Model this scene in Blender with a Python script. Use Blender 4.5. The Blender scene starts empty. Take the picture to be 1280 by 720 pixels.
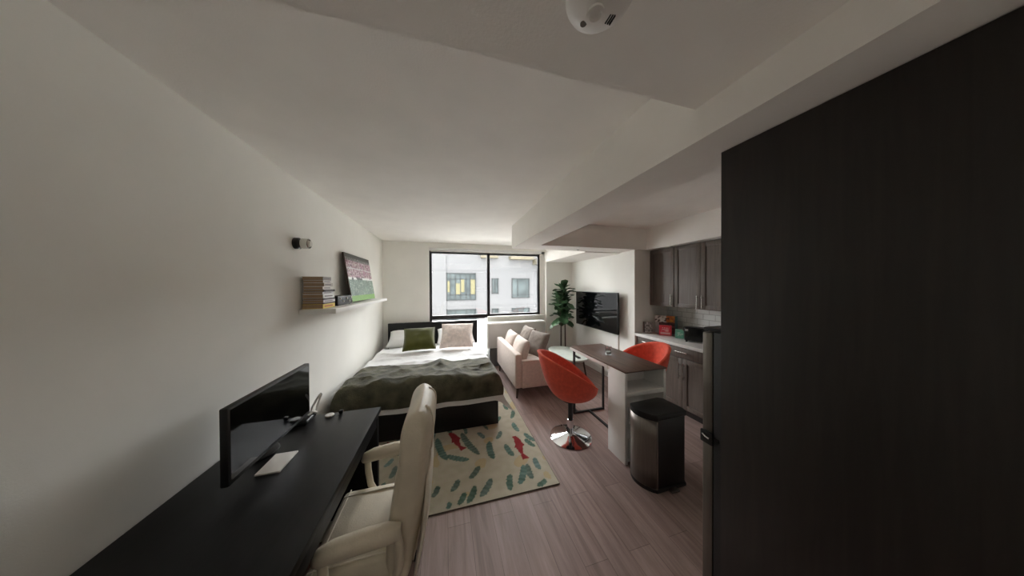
import bpy, bmesh, math, random
import numpy as np
from mathutils import Vector, Matrix, noise

random.seed(7)
PI = math.pi
scene = bpy.context.scene
COL = scene.collection

# ------------------------------------------------------------------ colours and materials
def lin(c):
    out = []
    for v in c[:3]:
        v = v / 255.0
        out.append(v / 12.92 if v <= 0.04045 else ((v + 0.055) / 1.055) ** 2.4)
    return (*out, 1.0)

def new_mat(name):
    m = bpy.data.materials.new(name)
    m.use_nodes = True
    nt = m.node_tree
    b = nt.nodes['Principled BSDF']
    return m, nt, b

def mat(name, rgb, rough=0.6, metal=0.0, spec=0.5, vary=0.06, scale=12.0, bump=0.0, bump_scale=None,
        stretch=(1, 1, 1), sheen=0.0, coat=0.0):
    """plain procedural surface: noise-varied colour and optional noise bump"""
    m, nt, b = new_mat(name)
    N, L = nt.nodes, nt.links
    tc = N.new('ShaderNodeTexCoord')
    mp = N.new('ShaderNodeMapping')
    mp.inputs['Scale'].default_value = stretch
    L.new(tc.outputs['Object'], mp.inputs['Vector'])
    nz = N.new('ShaderNodeTexNoise')
    nz.inputs['Scale'].default_value = scale
    nz.inputs['Detail'].default_value = 4
    L.new(mp.outputs['Vector'], nz.inputs['Vector'])
    rp = N.new('ShaderNodeValToRGB')
    c = lin(rgb)
    rp.color_ramp.elements[0].color = (*[max(0, v * (1 - vary * 2)) for v in c[:3]], 1)
    rp.color_ramp.elements[1].color = (*[min(1, v * (1 + vary * 2)) for v in c[:3]], 1)
    rp.color_ramp.elements[0].position = 0.3
    rp.color_ramp.elements[1].position = 0.7
    L.new(nz.outputs['Fac'], rp.inputs['Fac'])
    L.new(rp.outputs['Color'], b.inputs['Base Color'])
    b.inputs['Roughness'].default_value = rough
    b.inputs['Metallic'].default_value = metal
    b.inputs['Specular IOR Level'].default_value = spec
    if sheen:
        b.inputs['Sheen Weight'].default_value = sheen
    if coat:
        b.inputs['Coat Weight'].default_value = coat
        b.inputs['Coat Roughness'].default_value = 0.1
    if bump:
        n2 = N.new('ShaderNodeTexNoise')
        n2.inputs['Scale'].default_value = bump_scale or scale * 6
        n2.inputs['Detail'].default_value = 3
        L.new(mp.outputs['Vector'], n2.inputs['Vector'])
        bp = N.new('ShaderNodeBump')
        bp.inputs['Strength'].default_value = bump
        bp.inputs['Distance'].default_value = 0.01
        L.new(n2.outputs['Fac'], bp.inputs['Height'])
        L.new(bp.outputs['Normal'], b.inputs['Normal'])
    return m

def attr_mat(name, rough=0.8, spec=0.3, grain=0.0, bump=0.0, bump_scale=300):
    """colour comes from the mesh's own pattern attribute, plus a little noise grain"""
    m, nt, b = new_mat(name)
    N, L = nt.nodes, nt.links
    at = N.new('ShaderNodeAttribute')
    at.attribute_name = 'pattern'
    out = at.outputs['Color']
    tc = N.new('ShaderNodeTexCoord')
    nz = N.new('ShaderNodeTexNoise')
    nz.inputs['Scale'].default_value = bump_scale
    L.new(tc.outputs['Object'], nz.inputs['Vector'])
    if grain:
        mx = N.new('ShaderNodeMix')
        mx.data_type = 'RGBA'
        mx.blend_type = 'MULTIPLY'
        mx.inputs['Factor'].default_value = grain
        L.new(out, mx.inputs['A'])
        L.new(nz.outputs['Color'], mx.inputs['B'])
        out = mx.outputs['Result']
    L.new(out, b.inputs['Base Color'])
    if bump:
        bp = N.new('ShaderNodeBump')
        bp.inputs['Strength'].default_value = bump
        bp.inputs['Distance'].default_value = 0.01
        L.new(nz.outputs['Fac'], bp.inputs['Height'])
        L.new(bp.outputs['Normal'], b.inputs['Normal'])
    b.inputs['Roughness'].default_value = rough
    b.inputs['Specular IOR Level'].default_value = spec
    return m

def floor_mat():
    m, nt, b = new_mat('vinyl_planks')
    N, L = nt.nodes, nt.links
    tc = N.new('ShaderNodeTexCoord')
    mp = N.new('ShaderNodeMapping')
    mp.inputs['Rotation'].default_value = (0, 0, PI / 2)
    L.new(tc.outputs['Object'], mp.inputs['Vector'])
    br = N.new('ShaderNodeTexBrick')
    br.offset = 0.37
    br.inputs['Scale'].default_value = 1.0
    br.inputs['Brick Width'].default_value = 1.22
    br.inputs['Row Height'].default_value = 0.155
    br.inputs['Mortar Size'].default_value = 0.0015
    br.inputs['Mortar Smooth'].default_value = 0.3
    br.inputs['Color1'].default_value = lin(FLOOR_A)
    br.inputs['Color2'].default_value = lin(FLOOR_B)
    br.inputs['Mortar'].default_value = lin((112, 95, 89))
    L.new(mp.outputs['Vector'], br.inputs['Vector'])
    mg = N.new('ShaderNodeMapping')
    mg.inputs['Scale'].default_value = (22, 1.6, 1)
    L.new(tc.outputs['Object'], mg.inputs['Vector'])
    nz = N.new('ShaderNodeTexNoise')
    nz.inputs['Scale'].default_value = 1.0
    nz.inputs['Detail'].default_value = 8
    nz.inputs['Roughness'].default_value = 0.65
    nz.inputs['Distortion'].default_value = 0.6
    L.new(mg.outputs['Vector'], nz.inputs['Vector'])
    rp = N.new('ShaderNodeValToRGB')
    rp.color_ramp.elements[0].position = 0.3
    rp.color_ramp.elements[0].color = (0.5, 0.48, 0.47, 1)
    rp.color_ramp.elements[1].position = 0.68
    rp.color_ramp.elements[1].color = (1.12, 1.12, 1.12, 1)
    L.new(nz.outputs['Fac'], rp.inputs['Fac'])
    mx = N.new('ShaderNodeMix')
    mx.data_type = 'RGBA'
    mx.blend_type = 'MULTIPLY'
    mx.inputs['Factor'].default_value = 0.8
    L.new(br.outputs['Color'], mx.inputs['A'])
    L.new(rp.outputs['Color'], mx.inputs['B'])
    L.new(mx.outputs['Result'], b.inputs['Base Color'])
    b.inputs['Roughness'].default_value = 0.5
    b.inputs['Specular IOR Level'].default_value = 0.35
    return m

def wood_mat(name, dark, light, rough=0.45, axis='Y', scale=1.0):
    m, nt, b = new_mat(name)
    N, L = nt.nodes, nt.links
    tc = N.new('ShaderNodeTexCoord')
    mg = N.new('ShaderNodeMapping')
    s = {'Y': (40, 2.5, 40), 'X': (2.5, 40, 40), 'Z': (40, 40, 2.5)}[axis]
    mg.inputs['Scale'].default_value = [v * scale for v in s]
    L.new(tc.outputs['Object'], mg.inputs['Vector'])
    nz = N.new('ShaderNodeTexNoise')
    nz.inputs['Scale'].default_value = 1.0
    nz.inputs['Detail'].default_value = 6
    nz.inputs['Distortion'].default_value = 0.8
    L.new(mg.outputs['Vector'], nz.inputs['Vector'])
    rp = N.new('ShaderNodeValToRGB')
    rp.color_ramp.elements[0].position = 0.32
    rp.color_ramp.elements[0].color = lin(dark)
    rp.color_ramp.elements[1].position = 0.68
    rp.color_ramp.elements[1].color = lin(light)
    L.new(nz.outputs['Fac'], rp.inputs['Fac'])
    L.new(rp.outputs['Color'], b.inputs['Base Color'])
    b.inputs['Roughness'].default_value = rough
    b.inputs['Specular IOR Level'].default_value = 0.4
    return m

def tile_mat():
    m, nt, b = new_mat('white_subway_tile')
    N, L = nt.nodes, nt.links
    tc = N.new('ShaderNodeTexCoord')
    sp = N.new('ShaderNodeSeparateXYZ')
    L.new(tc.outputs['Object'], sp.inputs['Vector'])
    cb = N.new('ShaderNodeCombineXYZ')
    L.new(sp.outputs['Y'], cb.inputs['X'])
    L.new(sp.outputs['Z'], cb.inputs['Y'])
    br = N.new('ShaderNodeTexBrick')
    br.inputs['Scale'].default_value = 1.0
    br.inputs['Brick Width'].default_value = 0.155
    br.inputs['Row Height'].default_value = 0.078
    br.inputs['Mortar Size'].default_value = 0.003
    br.inputs['Color1'].default_value = lin((226, 226, 222))
    br.inputs['Color2'].default_value = lin((218, 218, 214))
    br.inputs['Mortar'].default_value = lin((170, 168, 162))
    L.new(cb.outputs['Vector'], br.inputs['Vector'])
    L.new(br.outputs['Color'], b.inputs['Base Color'])
    bp = N.new('ShaderNodeBump')
    bp.inputs['Strength'].default_value = 0.4
    bp.inputs['Distance'].default_value = 0.004
    bp.invert = True
    L.new(br.outputs['Fac'], bp.inputs['Height'])
    L.new(bp.outputs['Normal'], b.inputs['Normal'])
    b.inputs['Roughness'].default_value = 0.12
    return m

def glass_mat(name='window_glass', tint=(1, 1, 1), gloss=0.06):
    m = bpy.data.materials.new(name)
    m.use_nodes = True
    nt = m.node_tree
    N, L = nt.nodes, nt.links
    N.remove(N['Principled BSDF'])
    out = N['Material Output']
    tr = N.new('ShaderNodeBsdfTransparent')
    tr.inputs['Color'].default_value = (*tint, 1)
    gl = N.new('ShaderNodeBsdfGlossy')
    gl.inputs['Roughness'].default_value = 0.02
    fr = N.new('ShaderNodeLayerWeight')
    fr.inputs['Blend'].default_value = 0.2
    mr = N.new('ShaderNodeMath')
    mr.operation = 'MULTIPLY_ADD'
    mr.inputs[1].default_value = 0.5
    mr.inputs[2].default_value = gloss
    mr.use_clamp = True
    L.new(fr.outputs['Fresnel'], mr.inputs[0])
    mx = N.new('ShaderNodeMixShader')
    L.new(mr.outputs[0], mx.inputs['Fac'])
    L.new(tr.outputs[0], mx.inputs[1])
    L.new(gl.outputs[0], mx.inputs[2])
    L.new(mx.outputs[0], out.inputs['Surface'])
    return m

FILL_LAMP = 4.5  # emission strength of the added fill lamp
FLOOR_A, FLOOR_B = (166, 144, 137), (150, 129, 123)
M = {}
M['wall'] = mat('painted_wall', (241, 240, 234), 0.85, spec=0.2, vary=0.01, scale=3, bump=0.05, bump_scale=180)
M['ceiling'] = mat('painted_ceiling', (246, 243, 238), 0.9, spec=0.15, vary=0.012, scale=4, bump=0.12, bump_scale=120)
M['trimwhite'] = mat('white_trim', (232, 230, 225), 0.5, vary=0.01)
M['floor'] = floor_mat()
M['blackframe'] = mat('black_aluminium', (20, 21, 23), 0.4, vary=0.05)
M['glass'] = glass_mat()
M['blackbrown'] = wood_mat('black_brown_veneer', (14, 13, 15), (24, 22, 24), 0.42, 'Y')
M['desk'] = wood_mat('black_desk_veneer', (12, 11, 12), (19, 18, 19), 0.4, 'Y')
M['desk'].node_tree.nodes['Principled BSDF'].inputs['Specular IOR Level'].default_value = 0.22
M['cotton'] = mat('white_cotton', (232, 232, 232), 0.9, vary=0.02, scale=5, bump=0.15, bump_scale=60, sheen=0.2)
M['throw'] = mat('olive_plush', (84, 82, 66), 0.95, vary=0.24, scale=9, bump=0.6, bump_scale=90, sheen=0.25, spec=0.1)
M['duvetunder'] = mat('beige_cotton', (190, 176, 156), 0.9, vary=0.04)
M['greenvelvet'] = mat('green_velvet', (78, 80, 30), 0.85, vary=0.1, scale=6, sheen=0.35, bump=0.3, bump_scale=150, spec=0.1)
M['blush'] = mat('blush_fur', (238, 224, 216), 0.98, vary=0.07, scale=22, bump=0.9, bump_scale=90, sheen=0.3, spec=0.1)
M['leather'] = mat('cream_leather', (214, 204, 184), 0.42, vary=0.04, scale=9, bump=0.12, bump_scale=140)
M['leatherpipe'] = mat('cream_leather_piping', (228, 220, 204), 0.4, vary=0.02)
M['chrome'] = mat('chrome', (220, 220, 222), 0.08, 1.0, vary=0.01)
M['steel'] = mat('brushed_steel', (132, 127, 121), 0.42, 1.0, vary=0.05, scale=4, stretch=(40, 40, 1))
M['blackplastic'] = mat('black_plastic', (18, 18, 19), 0.4, vary=0.05)
M['blackgloss'] = mat('black_screen', (6, 7, 9), 0.06, vary=0.02, spec=0.6)
M['blackmetal'] = mat('black_metal', (20, 19, 19), 0.45, 0.0, vary=0.05)
M['orange'] = mat('orange_wool', (220, 92, 72), 0.85, vary=0.05, scale=30, bump=0.2, bump_scale=220, sheen=0.15, spec=0.15)
M['walnut'] = wood_mat('dark_walnut_laminate', (84, 64, 54), (118, 94, 82), 0.35, 'Y')
M['whitelam'] = mat('white_laminate', (238, 237, 234), 0.45, vary=0.01)
M['cabinet'] = wood_mat('espresso_cabinet', (88, 78, 71), (103, 92, 84), 0.48, 'Z')
M['cabdark'] = wood_mat('espresso_panel', (36, 31, 29), (46, 40, 37), 0.45, 'Z')
M['nickel'] = mat('brushed_nickel', (190, 188, 182), 0.25, 1.0, vary=0.02)
M['quartz'] = mat('white_quartz', (222, 220, 216), 0.2, vary=0.03, scale=20)
M['tile'] = tile_mat()
M['fridgeblack'] = mat('fridge_black', (20, 20, 21), 0.5, vary=0.05, bump=0.15, bump_scale=300)
M['sofa'] = mat('beige_linen', (205, 190, 180), 0.92, vary=0.04, scale=30, bump=0.3, bump_scale=260, sheen=0.15)
M['sofapillow'] = mat('taupe_linen', (132, 122, 113), 0.92, vary=0.06, scale=25, bump=0.3, bump_scale=240)
M['legwood'] = wood_mat('dark_leg_wood', (50, 32, 24), (74, 50, 38), 0.45, 'Z')
M['leaf'] = mat('fig_leaf', (58, 88, 56), 0.42, vary=0.22, scale=4)
M['bark'] = mat('fig_bark', (72, 60, 50), 0.8, vary=0.12, scale=30, bump=0.4)
M['soil'] = mat('potting_soil', (40, 32, 27), 0.95, vary=0.2, scale=60, bump=0.6)
M['pot'] = mat('grey_pot', (120, 116, 112), 0.6, vary=0.04)
M['mint'] = mat('mint_tin', (140, 200, 176), 0.45, vary=0.04)
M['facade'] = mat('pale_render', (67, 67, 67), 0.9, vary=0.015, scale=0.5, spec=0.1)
M['facadegroove'] = mat('render_joint', (60, 60, 60), 0.9)
M['extframe'] = mat('grey_window_frame', (34, 36, 36), 0.6, spec=0.1)
M['extpane'] = mat('facade_glass', (40, 45, 45), 0.5, vary=0.25, scale=1.2, spec=0.1)
M['extyellow'] = mat('yellow_blind', (72, 69, 52), 0.9, vary=0.05, spec=0.05)
M['cornice'] = mat('beige_cornice', (66, 62, 51), 0.9, vary=0.03, spec=0.05)
M['roofdeck'] = mat('pale_roof_membrane', (84, 84, 82), 0.9, vary=0.03, scale=0.8)
M['plasticwhite'] = mat('white_plastic', (236, 234, 230), 0.4, vary=0.01)
M['pages'] = mat('paper_pages', (164, 138, 112), 0.9, vary=0.06, scale=40, stretch=(1, 1, 12))
M['rug'] = attr_mat('rug_pile', 0.95, 0.1, grain=0.35, bump=0.5, bump_scale=240)
M['print'] = attr_mat('printed_picture', 0.4, 0.4)
M['canvas'] = mat('canvas_edge', (86, 74, 62), 0.7, vary=0.05)
M['lampglass'] = mat('frosted_lamp_glass', (230, 228, 220), 0.25, vary=0.01)
M['slot'] = mat('dark_slot', (16, 15, 15), 0.7)
M['coffee'] = mat('pale_tabletop', (218, 226, 216), 0.25, vary=0.02)

# ------------------------------------------------------------------ mesh helpers
class MB:
    def __init__(self):
        self.bm = bmesh.new()

    def _mi(self, faces, mi):
        for f in faces:
            f.material_index = mi

    def box(self, x0, x1, y0, y1, z0, z1, bevel=0.0, seg=2, mi=0, rot=None, pivot=None):
        bm = self.bm
        r = bmesh.ops.create_cube(bm, size=1.0)
        vs = r['verts']
        for v in vs:
            v.co = Vector((x0 + (v.co.x + .5) * (x1 - x0), y0 + (v.co.y + .5) * (y1 - y0), z0 + (v.co.z + .5) * (z1 - z0)))
        fs = set(f for v in vs for f in v.link_faces)
        if bevel > 0:
            es = list(set(e for v in vs for e in v.link_edges))
            rr = bmesh.ops.bevel(bm, geom=es, offset=bevel, segments=seg, profile=0.5, affect='EDGES')
            vs = list(set(rr['verts']) | set(v for v in vs if v.is_valid))
            fs = set(f for v in vs for f in v.link_faces)
        if rot is not None:
            p = Vector(pivot) if pivot else Vector(((x0 + x1) / 2, (y0 + y1) / 2, (z0 + z1) / 2))
            bmesh.ops.rotate(bm, verts=list(vs), cent=p, matrix=rot)
        self._mi(fs, mi)
        return list(vs)

    def tube(self, pts, rad, seg=10, cap=True, mi=0, closed=False, sx=1.0):
        """round tube along points; rad a number or one per point"""
        bm = self.bm
        P = [Vector(p) for p in pts]
        n = len(P)
        R = [rad] * n if not hasattr(rad, '__len__') else rad
        rings = []
        up = None
        for i, p in enumerate(P):
            a = P[(i - 1) % n] if (closed or i > 0) else P[i]
            b = P[(i + 1) % n] if (closed or i < n - 1) else P[i]
            t = (b - a).normalized()
            if up is None:
                up = Vector((0, 0, 1)) if abs(t.z) < .9 else Vector((1, 0, 0))
            side = t.cross(up)
            if side.length < 1e-4:
                side = t.cross(Vector((0, 1, 0)))
            side.normalize()
            u2 = side.cross(t).normalized()
            up = u2
            rings.append([bm.verts.new(p + (side * math.cos(2 * PI * k / seg) * sx + u2 * math.sin(2 * PI * k / seg)) * R[i]) for k in range(seg)])
        fs = []
        for i in range(n if closed else n - 1):
            A, B = rings[i], rings[(i + 1) % n]
            for k in range(seg):
                fs.append(bm.faces.new((A[k], A[(k + 1) % seg], B[(k + 1) % seg], B[k])))
        if cap and not closed:
            fs.append(bm.faces.new(list(reversed(rings[0]))))
            fs.append(bm.faces.new(rings[-1]))
        self._mi(fs, mi)

    def lathe(self, prof, c=(0, 0, 0), seg=32, axis='Z', mi=0):
        """profile of (radius, height) turned about an axis through c"""
        bm = self.bm
        c = Vector(c)
        rings = []
        def pt(r, h, a):
            x, y = r * math.cos(a), r * math.sin(a)
            if axis == 'Z':
                return c + Vector((x, y, h))
            if axis == 'X':
                return c + Vector((h, x, y))
            return c + Vector((y, h, x))
        for r, h in prof:
            if r < 1e-6:
                rings.append([bm.verts.new(pt(0, h, 0))])
            else:
                rings.append([bm.verts.new(pt(r, h, 2 * PI * k / seg)) for k in range(seg)])
        fs = []
        for A, B in zip(rings, rings[1:]):
            for k in range(seg):
                k2 = (k + 1) % seg
                if len(A) == 1 and len(B) == 1:
                    continue
                if len(A) == 1:
                    fs.append(bm.faces.new((A[0], B[k2], B[k])))
                elif len(B) == 1:
                    fs.append(bm.faces.new((A[k], A[k2], B[0])))
                else:
                    fs.append(bm.faces.new((A[k], A[k2], B[k2], B[k])))
        self._mi(fs, mi)

    def prism(self, poly, axis, lo, hi, bevel=0.0, mi=0, seg=2):
        """polygon (u,v) extruded along an axis: X -> (y,z), Y -> (x,z), Z -> (x,y)"""
        bm = self.bm
        def pt(u, v, w):
            return {'X': (w, u, v), 'Y': (u, w, v), 'Z': (u, v, w)}[axis]
        A = [bm.verts.new(pt(u, v, lo)) for u, v in poly]
        B = [bm.verts.new(pt(u, v, hi)) for u, v in poly]
        n = len(poly)
        fs = [bm.faces.new(A), bm.faces.new(list(reversed(B)))]
        for k in range(n):
            fs.append(bm.faces.new((A[k], B[k], B[(k + 1) % n], A[(k + 1) % n])))
        if bevel > 0:
            es = list(set(e for f in fs[:2] for e in f.edges))
            rr = bmesh.ops.bevel(bm, geom=es, offset=bevel, segments=seg, profile=0.5, affect='EDGES')
            fs = [f for f in rr['faces'] if f.is_valid] + [f for f in fs if f.is_valid]
        self._mi(fs, mi)

    def grid(self, fn, nu, nv, wrap=False, mi=0):
        bm = self.bm
        V = [[bm.verts.new(fn(i / nu, j / nv)) for j in range(nv + 1)] for i in range(nu if wrap else nu + 1)]
        fs = []
        for i in range(nu):
            for j in range(nv):
                a, b = V[i], V[(i + 1) % len(V)]
                fs.append(bm.faces.new((a[j], b[j], b[j + 1], a[j + 1])))
        self._mi(fs, mi)
        return V

    def cushion(self, w, h, t, mtx, n=18, pinch=0.07, wr=0.0, seed=0):
        """soft pillow of size w x h and thickness t in its local xy plane"""
        bm = self.bm
        def P(u, v, s):
            x = w / 2 * u * (1 - pinch * (1 - v * v))
            y = h / 2 * v * (1 - pinch * (1 - u * u))
            th = t / 2 * (max(0, (1 - u ** 4) * (1 - v ** 4))) ** 0.55
            if wr:
                th += wr * noise.noise(Vector((u * 2.3 + seed, v * 2.3, s * 3.1))) * (1 - u * u) * (1 - v * v) ** .5
            return mtx @ Vector((x, y, s * th))
        T = [[bm.verts.new(P(2 * i / n - 1, 2 * j / n - 1, 1)) for j in range(n + 1)] for i in range(n + 1)]
        B = [[(T[i][j] if i in (0, n) or j in (0, n) else bm.verts.new(P(2 * i / n - 1, 2 * j / n - 1, -1))) for j in range(n + 1)] for i in range(n + 1)]
        for i in range(n):
            for j in range(n):
                bm.faces.new((T[i][j], T[i + 1][j], T[i + 1][j + 1], T[i][j + 1]))
                bm.faces.new((B[i][j], B[i][j + 1], B[i + 1][j + 1], B[i + 1][j]))

    def build(self, name, material, parent=None, off=None, sharp=40, smooth=True):
        bm = self.bm
        bm.normal_update()
        bmesh.ops.recalc_face_normals(bm, faces=bm.faces[:])
        o = OFF.get(parent.name, Vector((0, 0, 0))) if parent is not None else Vector((0, 0, 0))
        if off is not None:
            o = Vector(off)
        if o.length > 0:
            bmesh.ops.translate(bm, verts=bm.verts[:], vec=-o)
        if smooth:
            for f in bm.faces:
                f.smooth = True
            for e in bm.edges:
                if len(e.link_faces) == 2 and e.calc_face_angle(0) > math.radians(sharp):
                    e.smooth = False
        me = bpy.data.meshes.new(name)
        bm.to_mesh(me)
        bm.free()
        for mm in (material if isinstance(material, (list, tuple)) else [material]):
            me.materials.append(mm)
        ob = bpy.data.objects.new(name, me)
        COL.objects.link(ob)
        if parent is not None:
            ob.parent = parent
            OFF[ob.name] = o
        elif off is not None:
            ob.location = o
        return ob

OFF = {}

def tag(o, label, cat, group=None, kind=None):
    o['label'] = label
    o['category'] = cat
    if group:
        o['group'] = group
    if kind:
        o['kind'] = kind
    return o

def thing(name, label, cat, loc=(0, 0, 0), group=None, local=False):
    """Empty at the thing's base; parts are given in world coordinates unless local"""
    o = bpy.data.objects.new(name, None)
    o.empty_display_size = 0.1
    COL.objects.link(o)
    o.location = loc
    OFF[o.name] = Vector((0, 0, 0)) if local else Vector(loc)
    return tag(o, label, cat, group)

def one(name, mb, m, label, cat, base=(0, 0, 0), group=None, **k):
    """a thing that is one mesh, origin at its base"""
    return tag(mb.build(name, m, None, off=base, **k), label, cat, group)

def struct(name, mb, m, label=None, cat=None):
    o = mb.build(name, m, smooth=False)
    o['kind'] = 'structure'
    if label:
        o['label'] = label
        o['category'] = cat
    return o

def slab(*a, **k):
    b = MB()
    b.box(*a, **k)
    return b

def dup(root, loc, rz, label):
    r = root.copy()
    COL.objects.link(r)
    r.location = loc
    r.rotation_euler = (0, 0, rz)
    r['label'] = label
    for ch in list(root.children):
        c = ch.copy()
        COL.objects.link(c)
        c.parent = r
        for g in ch.children:
            d = g.copy()
            COL.objects.link(d)
            d.parent = c
    return r

def paint(o, fn):
    """give the mesh's vertices their printed or woven colour (sRGB 0-255 from fn(co))"""
    me = o.data
    at = me.color_attributes.new('pattern', 'FLOAT_COLOR', 'POINT')
    buf = np.empty(len(me.vertices) * 4, dtype=np.float32)
    for i, v in enumerate(me.vertices):
        buf[4 * i:4 * i + 4] = lin(fn(v.co))
    at.data.foreach_set('color', buf)

# ------------------------------------------------------------------ room dimensions
XL, XR, XK = -1.163, 2.815, 3.45      # left wall, TV wall, kitchen wall
YF, YB = 5.0, -1.3                    # far wall, wall behind
ZC, ZS = 2.525, 2.20                  # ceiling, soffits
YE = 3.05                             # kitchen end wall
T = 0.12

# ------------------------------------------------------------------ the setting
struct('floor', slab(XL - T, XK + T, YB - T, YF + 0.3, -0.1, 0.0), M['floor'], 'grey brown wood plank floor of the studio', 'floor')
struct('ceiling', slab(XL - T, XK + T, YB - T, YF + 0.3, ZC, ZC + 0.1), M['ceiling'], 'white painted main ceiling above bed and beam', 'ceiling')
struct('wall_left', slab(XL - T, XL, YB - T, YF + 0.3, 0, ZC), M['wall'], 'long white wall beside the bed and desk', 'wall')
b = MB()
b.box(XL, -0.325, YF, YF + 0.3, 0, ZC)
b.box(-0.325, 2.17, YF, YF + 0.3, 2.42, ZC)
b.box(0.84, 2.17, YF + 0.03, YF + 0.3, 0, 0.985)
b.box(2.17, XR, YF - 0.05, YF + 0.3, 0, ZC)
b.box(-0.325, 0.84, YF + 0.03, YF + 0.3, 0, 0.14)
struct('wall_far', b, M['wall'], 'white window wall at the far end', 'wall')
struct('wall_right', slab(XR, XK + T, YE, YF + 0.3, 0, ZC), M['wall'], 'white wall that carries the television', 'wall')
struct('wall_kitchen', slab(XK, XK + T, 0.12, YE, 0, ZC), M['wall'], 'white wall behind the kitchen cabinets', 'wall')
struct('wall_near', slab(1.10, XK + T, YB - T, 0.12, 0, ZC), M['wall'], 'white wall block behind the refrigerator', 'wall')
struct('wall_back', slab(XL - T, 1.10, YB - T, YB, 0, ZC), M['wall'], 'white wall at the entry end', 'wall')
struct('trim_1', slab(0.93, 1.24, YB, 3.36, ZS, ZC), M['ceiling'], 'long white ceiling beam running towards the window', 'beam')
struct('trim_2', slab(1.24, XK, 3.0, 3.37, ZS, ZC), M['ceiling'], 'short white cross soffit in front of the TV corner', 'soffit')
struct('trim_3', slab(2.15, XR, 3.37, YF - 0.05, ZS - 0.015, ZC), M['ceiling'], 'lowered white soffit above the plant corner', 'soffit')
struct('trim_4', slab(2.99, XK, 0.12, 3.0, ZS, ZC), M['ceiling'], 'white soffit box above the upper kitchen cabinets', 'soffit')
struct('trim_5', slab(XL, 0.93, YB, 0.70, 2.325, ZC), M['ceiling'], 'dropped white ceiling that carries the smoke detector', 'soffit')
struct('backsplash', slab(XK - 0.008, XK, 0.9, YE, 0.915, 1.335), M['tile'], 'white glossy subway tile backsplash over the counter', 'backsplash')
struct('baseboard_left', slab(XL, XL + 0.012, YB, YF, 0, 0.09), M['trimwhite'], 'white baseboard along the bed wall', 'baseboard')
struct('baseboard_right', slab(XR - 0.012, XR, YE, YF - 0.05, 0, 0.09), M['trimwhite'], 'white baseboard under the television', 'baseboard')
b = MB()
b.box(XL + 0.012, -0.33, YF - 0.012, YF, 0, 0.09)
b.box(2.17, XR - 0.012, YF - 0.062, YF - 0.05, 0, 0.09)
struct('baseboard_far', b, M['trimwhite'], 'white baseboard along the window wall', 'baseboard')

# window
wy0, wy1 = YF + 0.05, YF + 0.11
def bar(x0, x1, z0, z1):
    return (x0, x1, wy0, wy1, z0, z1)
b = MB()
b.box(*bar(-0.325, -0.275, 0.14, 2.37), bevel=0.004)
b.box(*bar(2.00, 2.05, 0.985, 2.37), bevel=0.004)
b.box(*bar(0.845, 0.905, 0.14, 2.37), bevel=0.004)
b.box(*bar(-0.275, 2.00, 2.315, 2.37), bevel=0.004)
b.box(*bar(-0.275, 0.845, 0.975, 1.055), bevel=0.004)
b.box(*bar(0.905, 2.00, 1.005, 1.055), bevel=0.004)
b.box(*bar(-0.275, 0.845, 0.14, 0.19), bevel=0.004)
w = struct('window_1', b, M['blackframe'], 'wide black framed window facing a white building', 'window')
for x0, x1, z0, z1 in ((-0.275, 0.845, 1.055, 2.315), (0.905, 2.00, 1.055, 2.315), (-0.275, 0.845, 0.19, 0.975)):
    p = slab(x0, x1, wy0 + .026, wy0 + .032, z0, z1)
    p.build('pane', M['glass'], w, smooth=False)
s = MB()
s.box(0.845, 2.165, YF - 0.02, wy0, 0.985, 1.005, bevel=0.004)
s.build('sill', M['trimwhite'], w)
b = MB()
b.box(2.05, 2.17, wy0, wy1, 0.985, 2.42)
b.build('jamb_panel', M['trimwhite'], w)
b = MB()
b.box(-0.325, 2.165, wy0, wy1, 2.37, 2.42)
b.build('head_panel', M['trimwhite'], w)
rb = MB()
rb.box(-0.31, 2.06, YF - 0.035, YF + 0.045, 2.365, 2.418, bevel=0.006)
rb_o = thing('roller_blind', 'rolled up pale grey roller blind cassette over the window', 'blind', (0.87, YF + 0.005, 2.365))
rb.build('cassette', mat('blind_cassette', (232, 232, 230), 0.45, vary=0.02), rb_o)
k = MB()
k.tube([(-0.30, YF + 0.005, 2.358), (2.05, YF + 0.005, 2.358)], 0.012, 10)
k.build('hem_bar', M['nickel'], rb_o)

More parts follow.
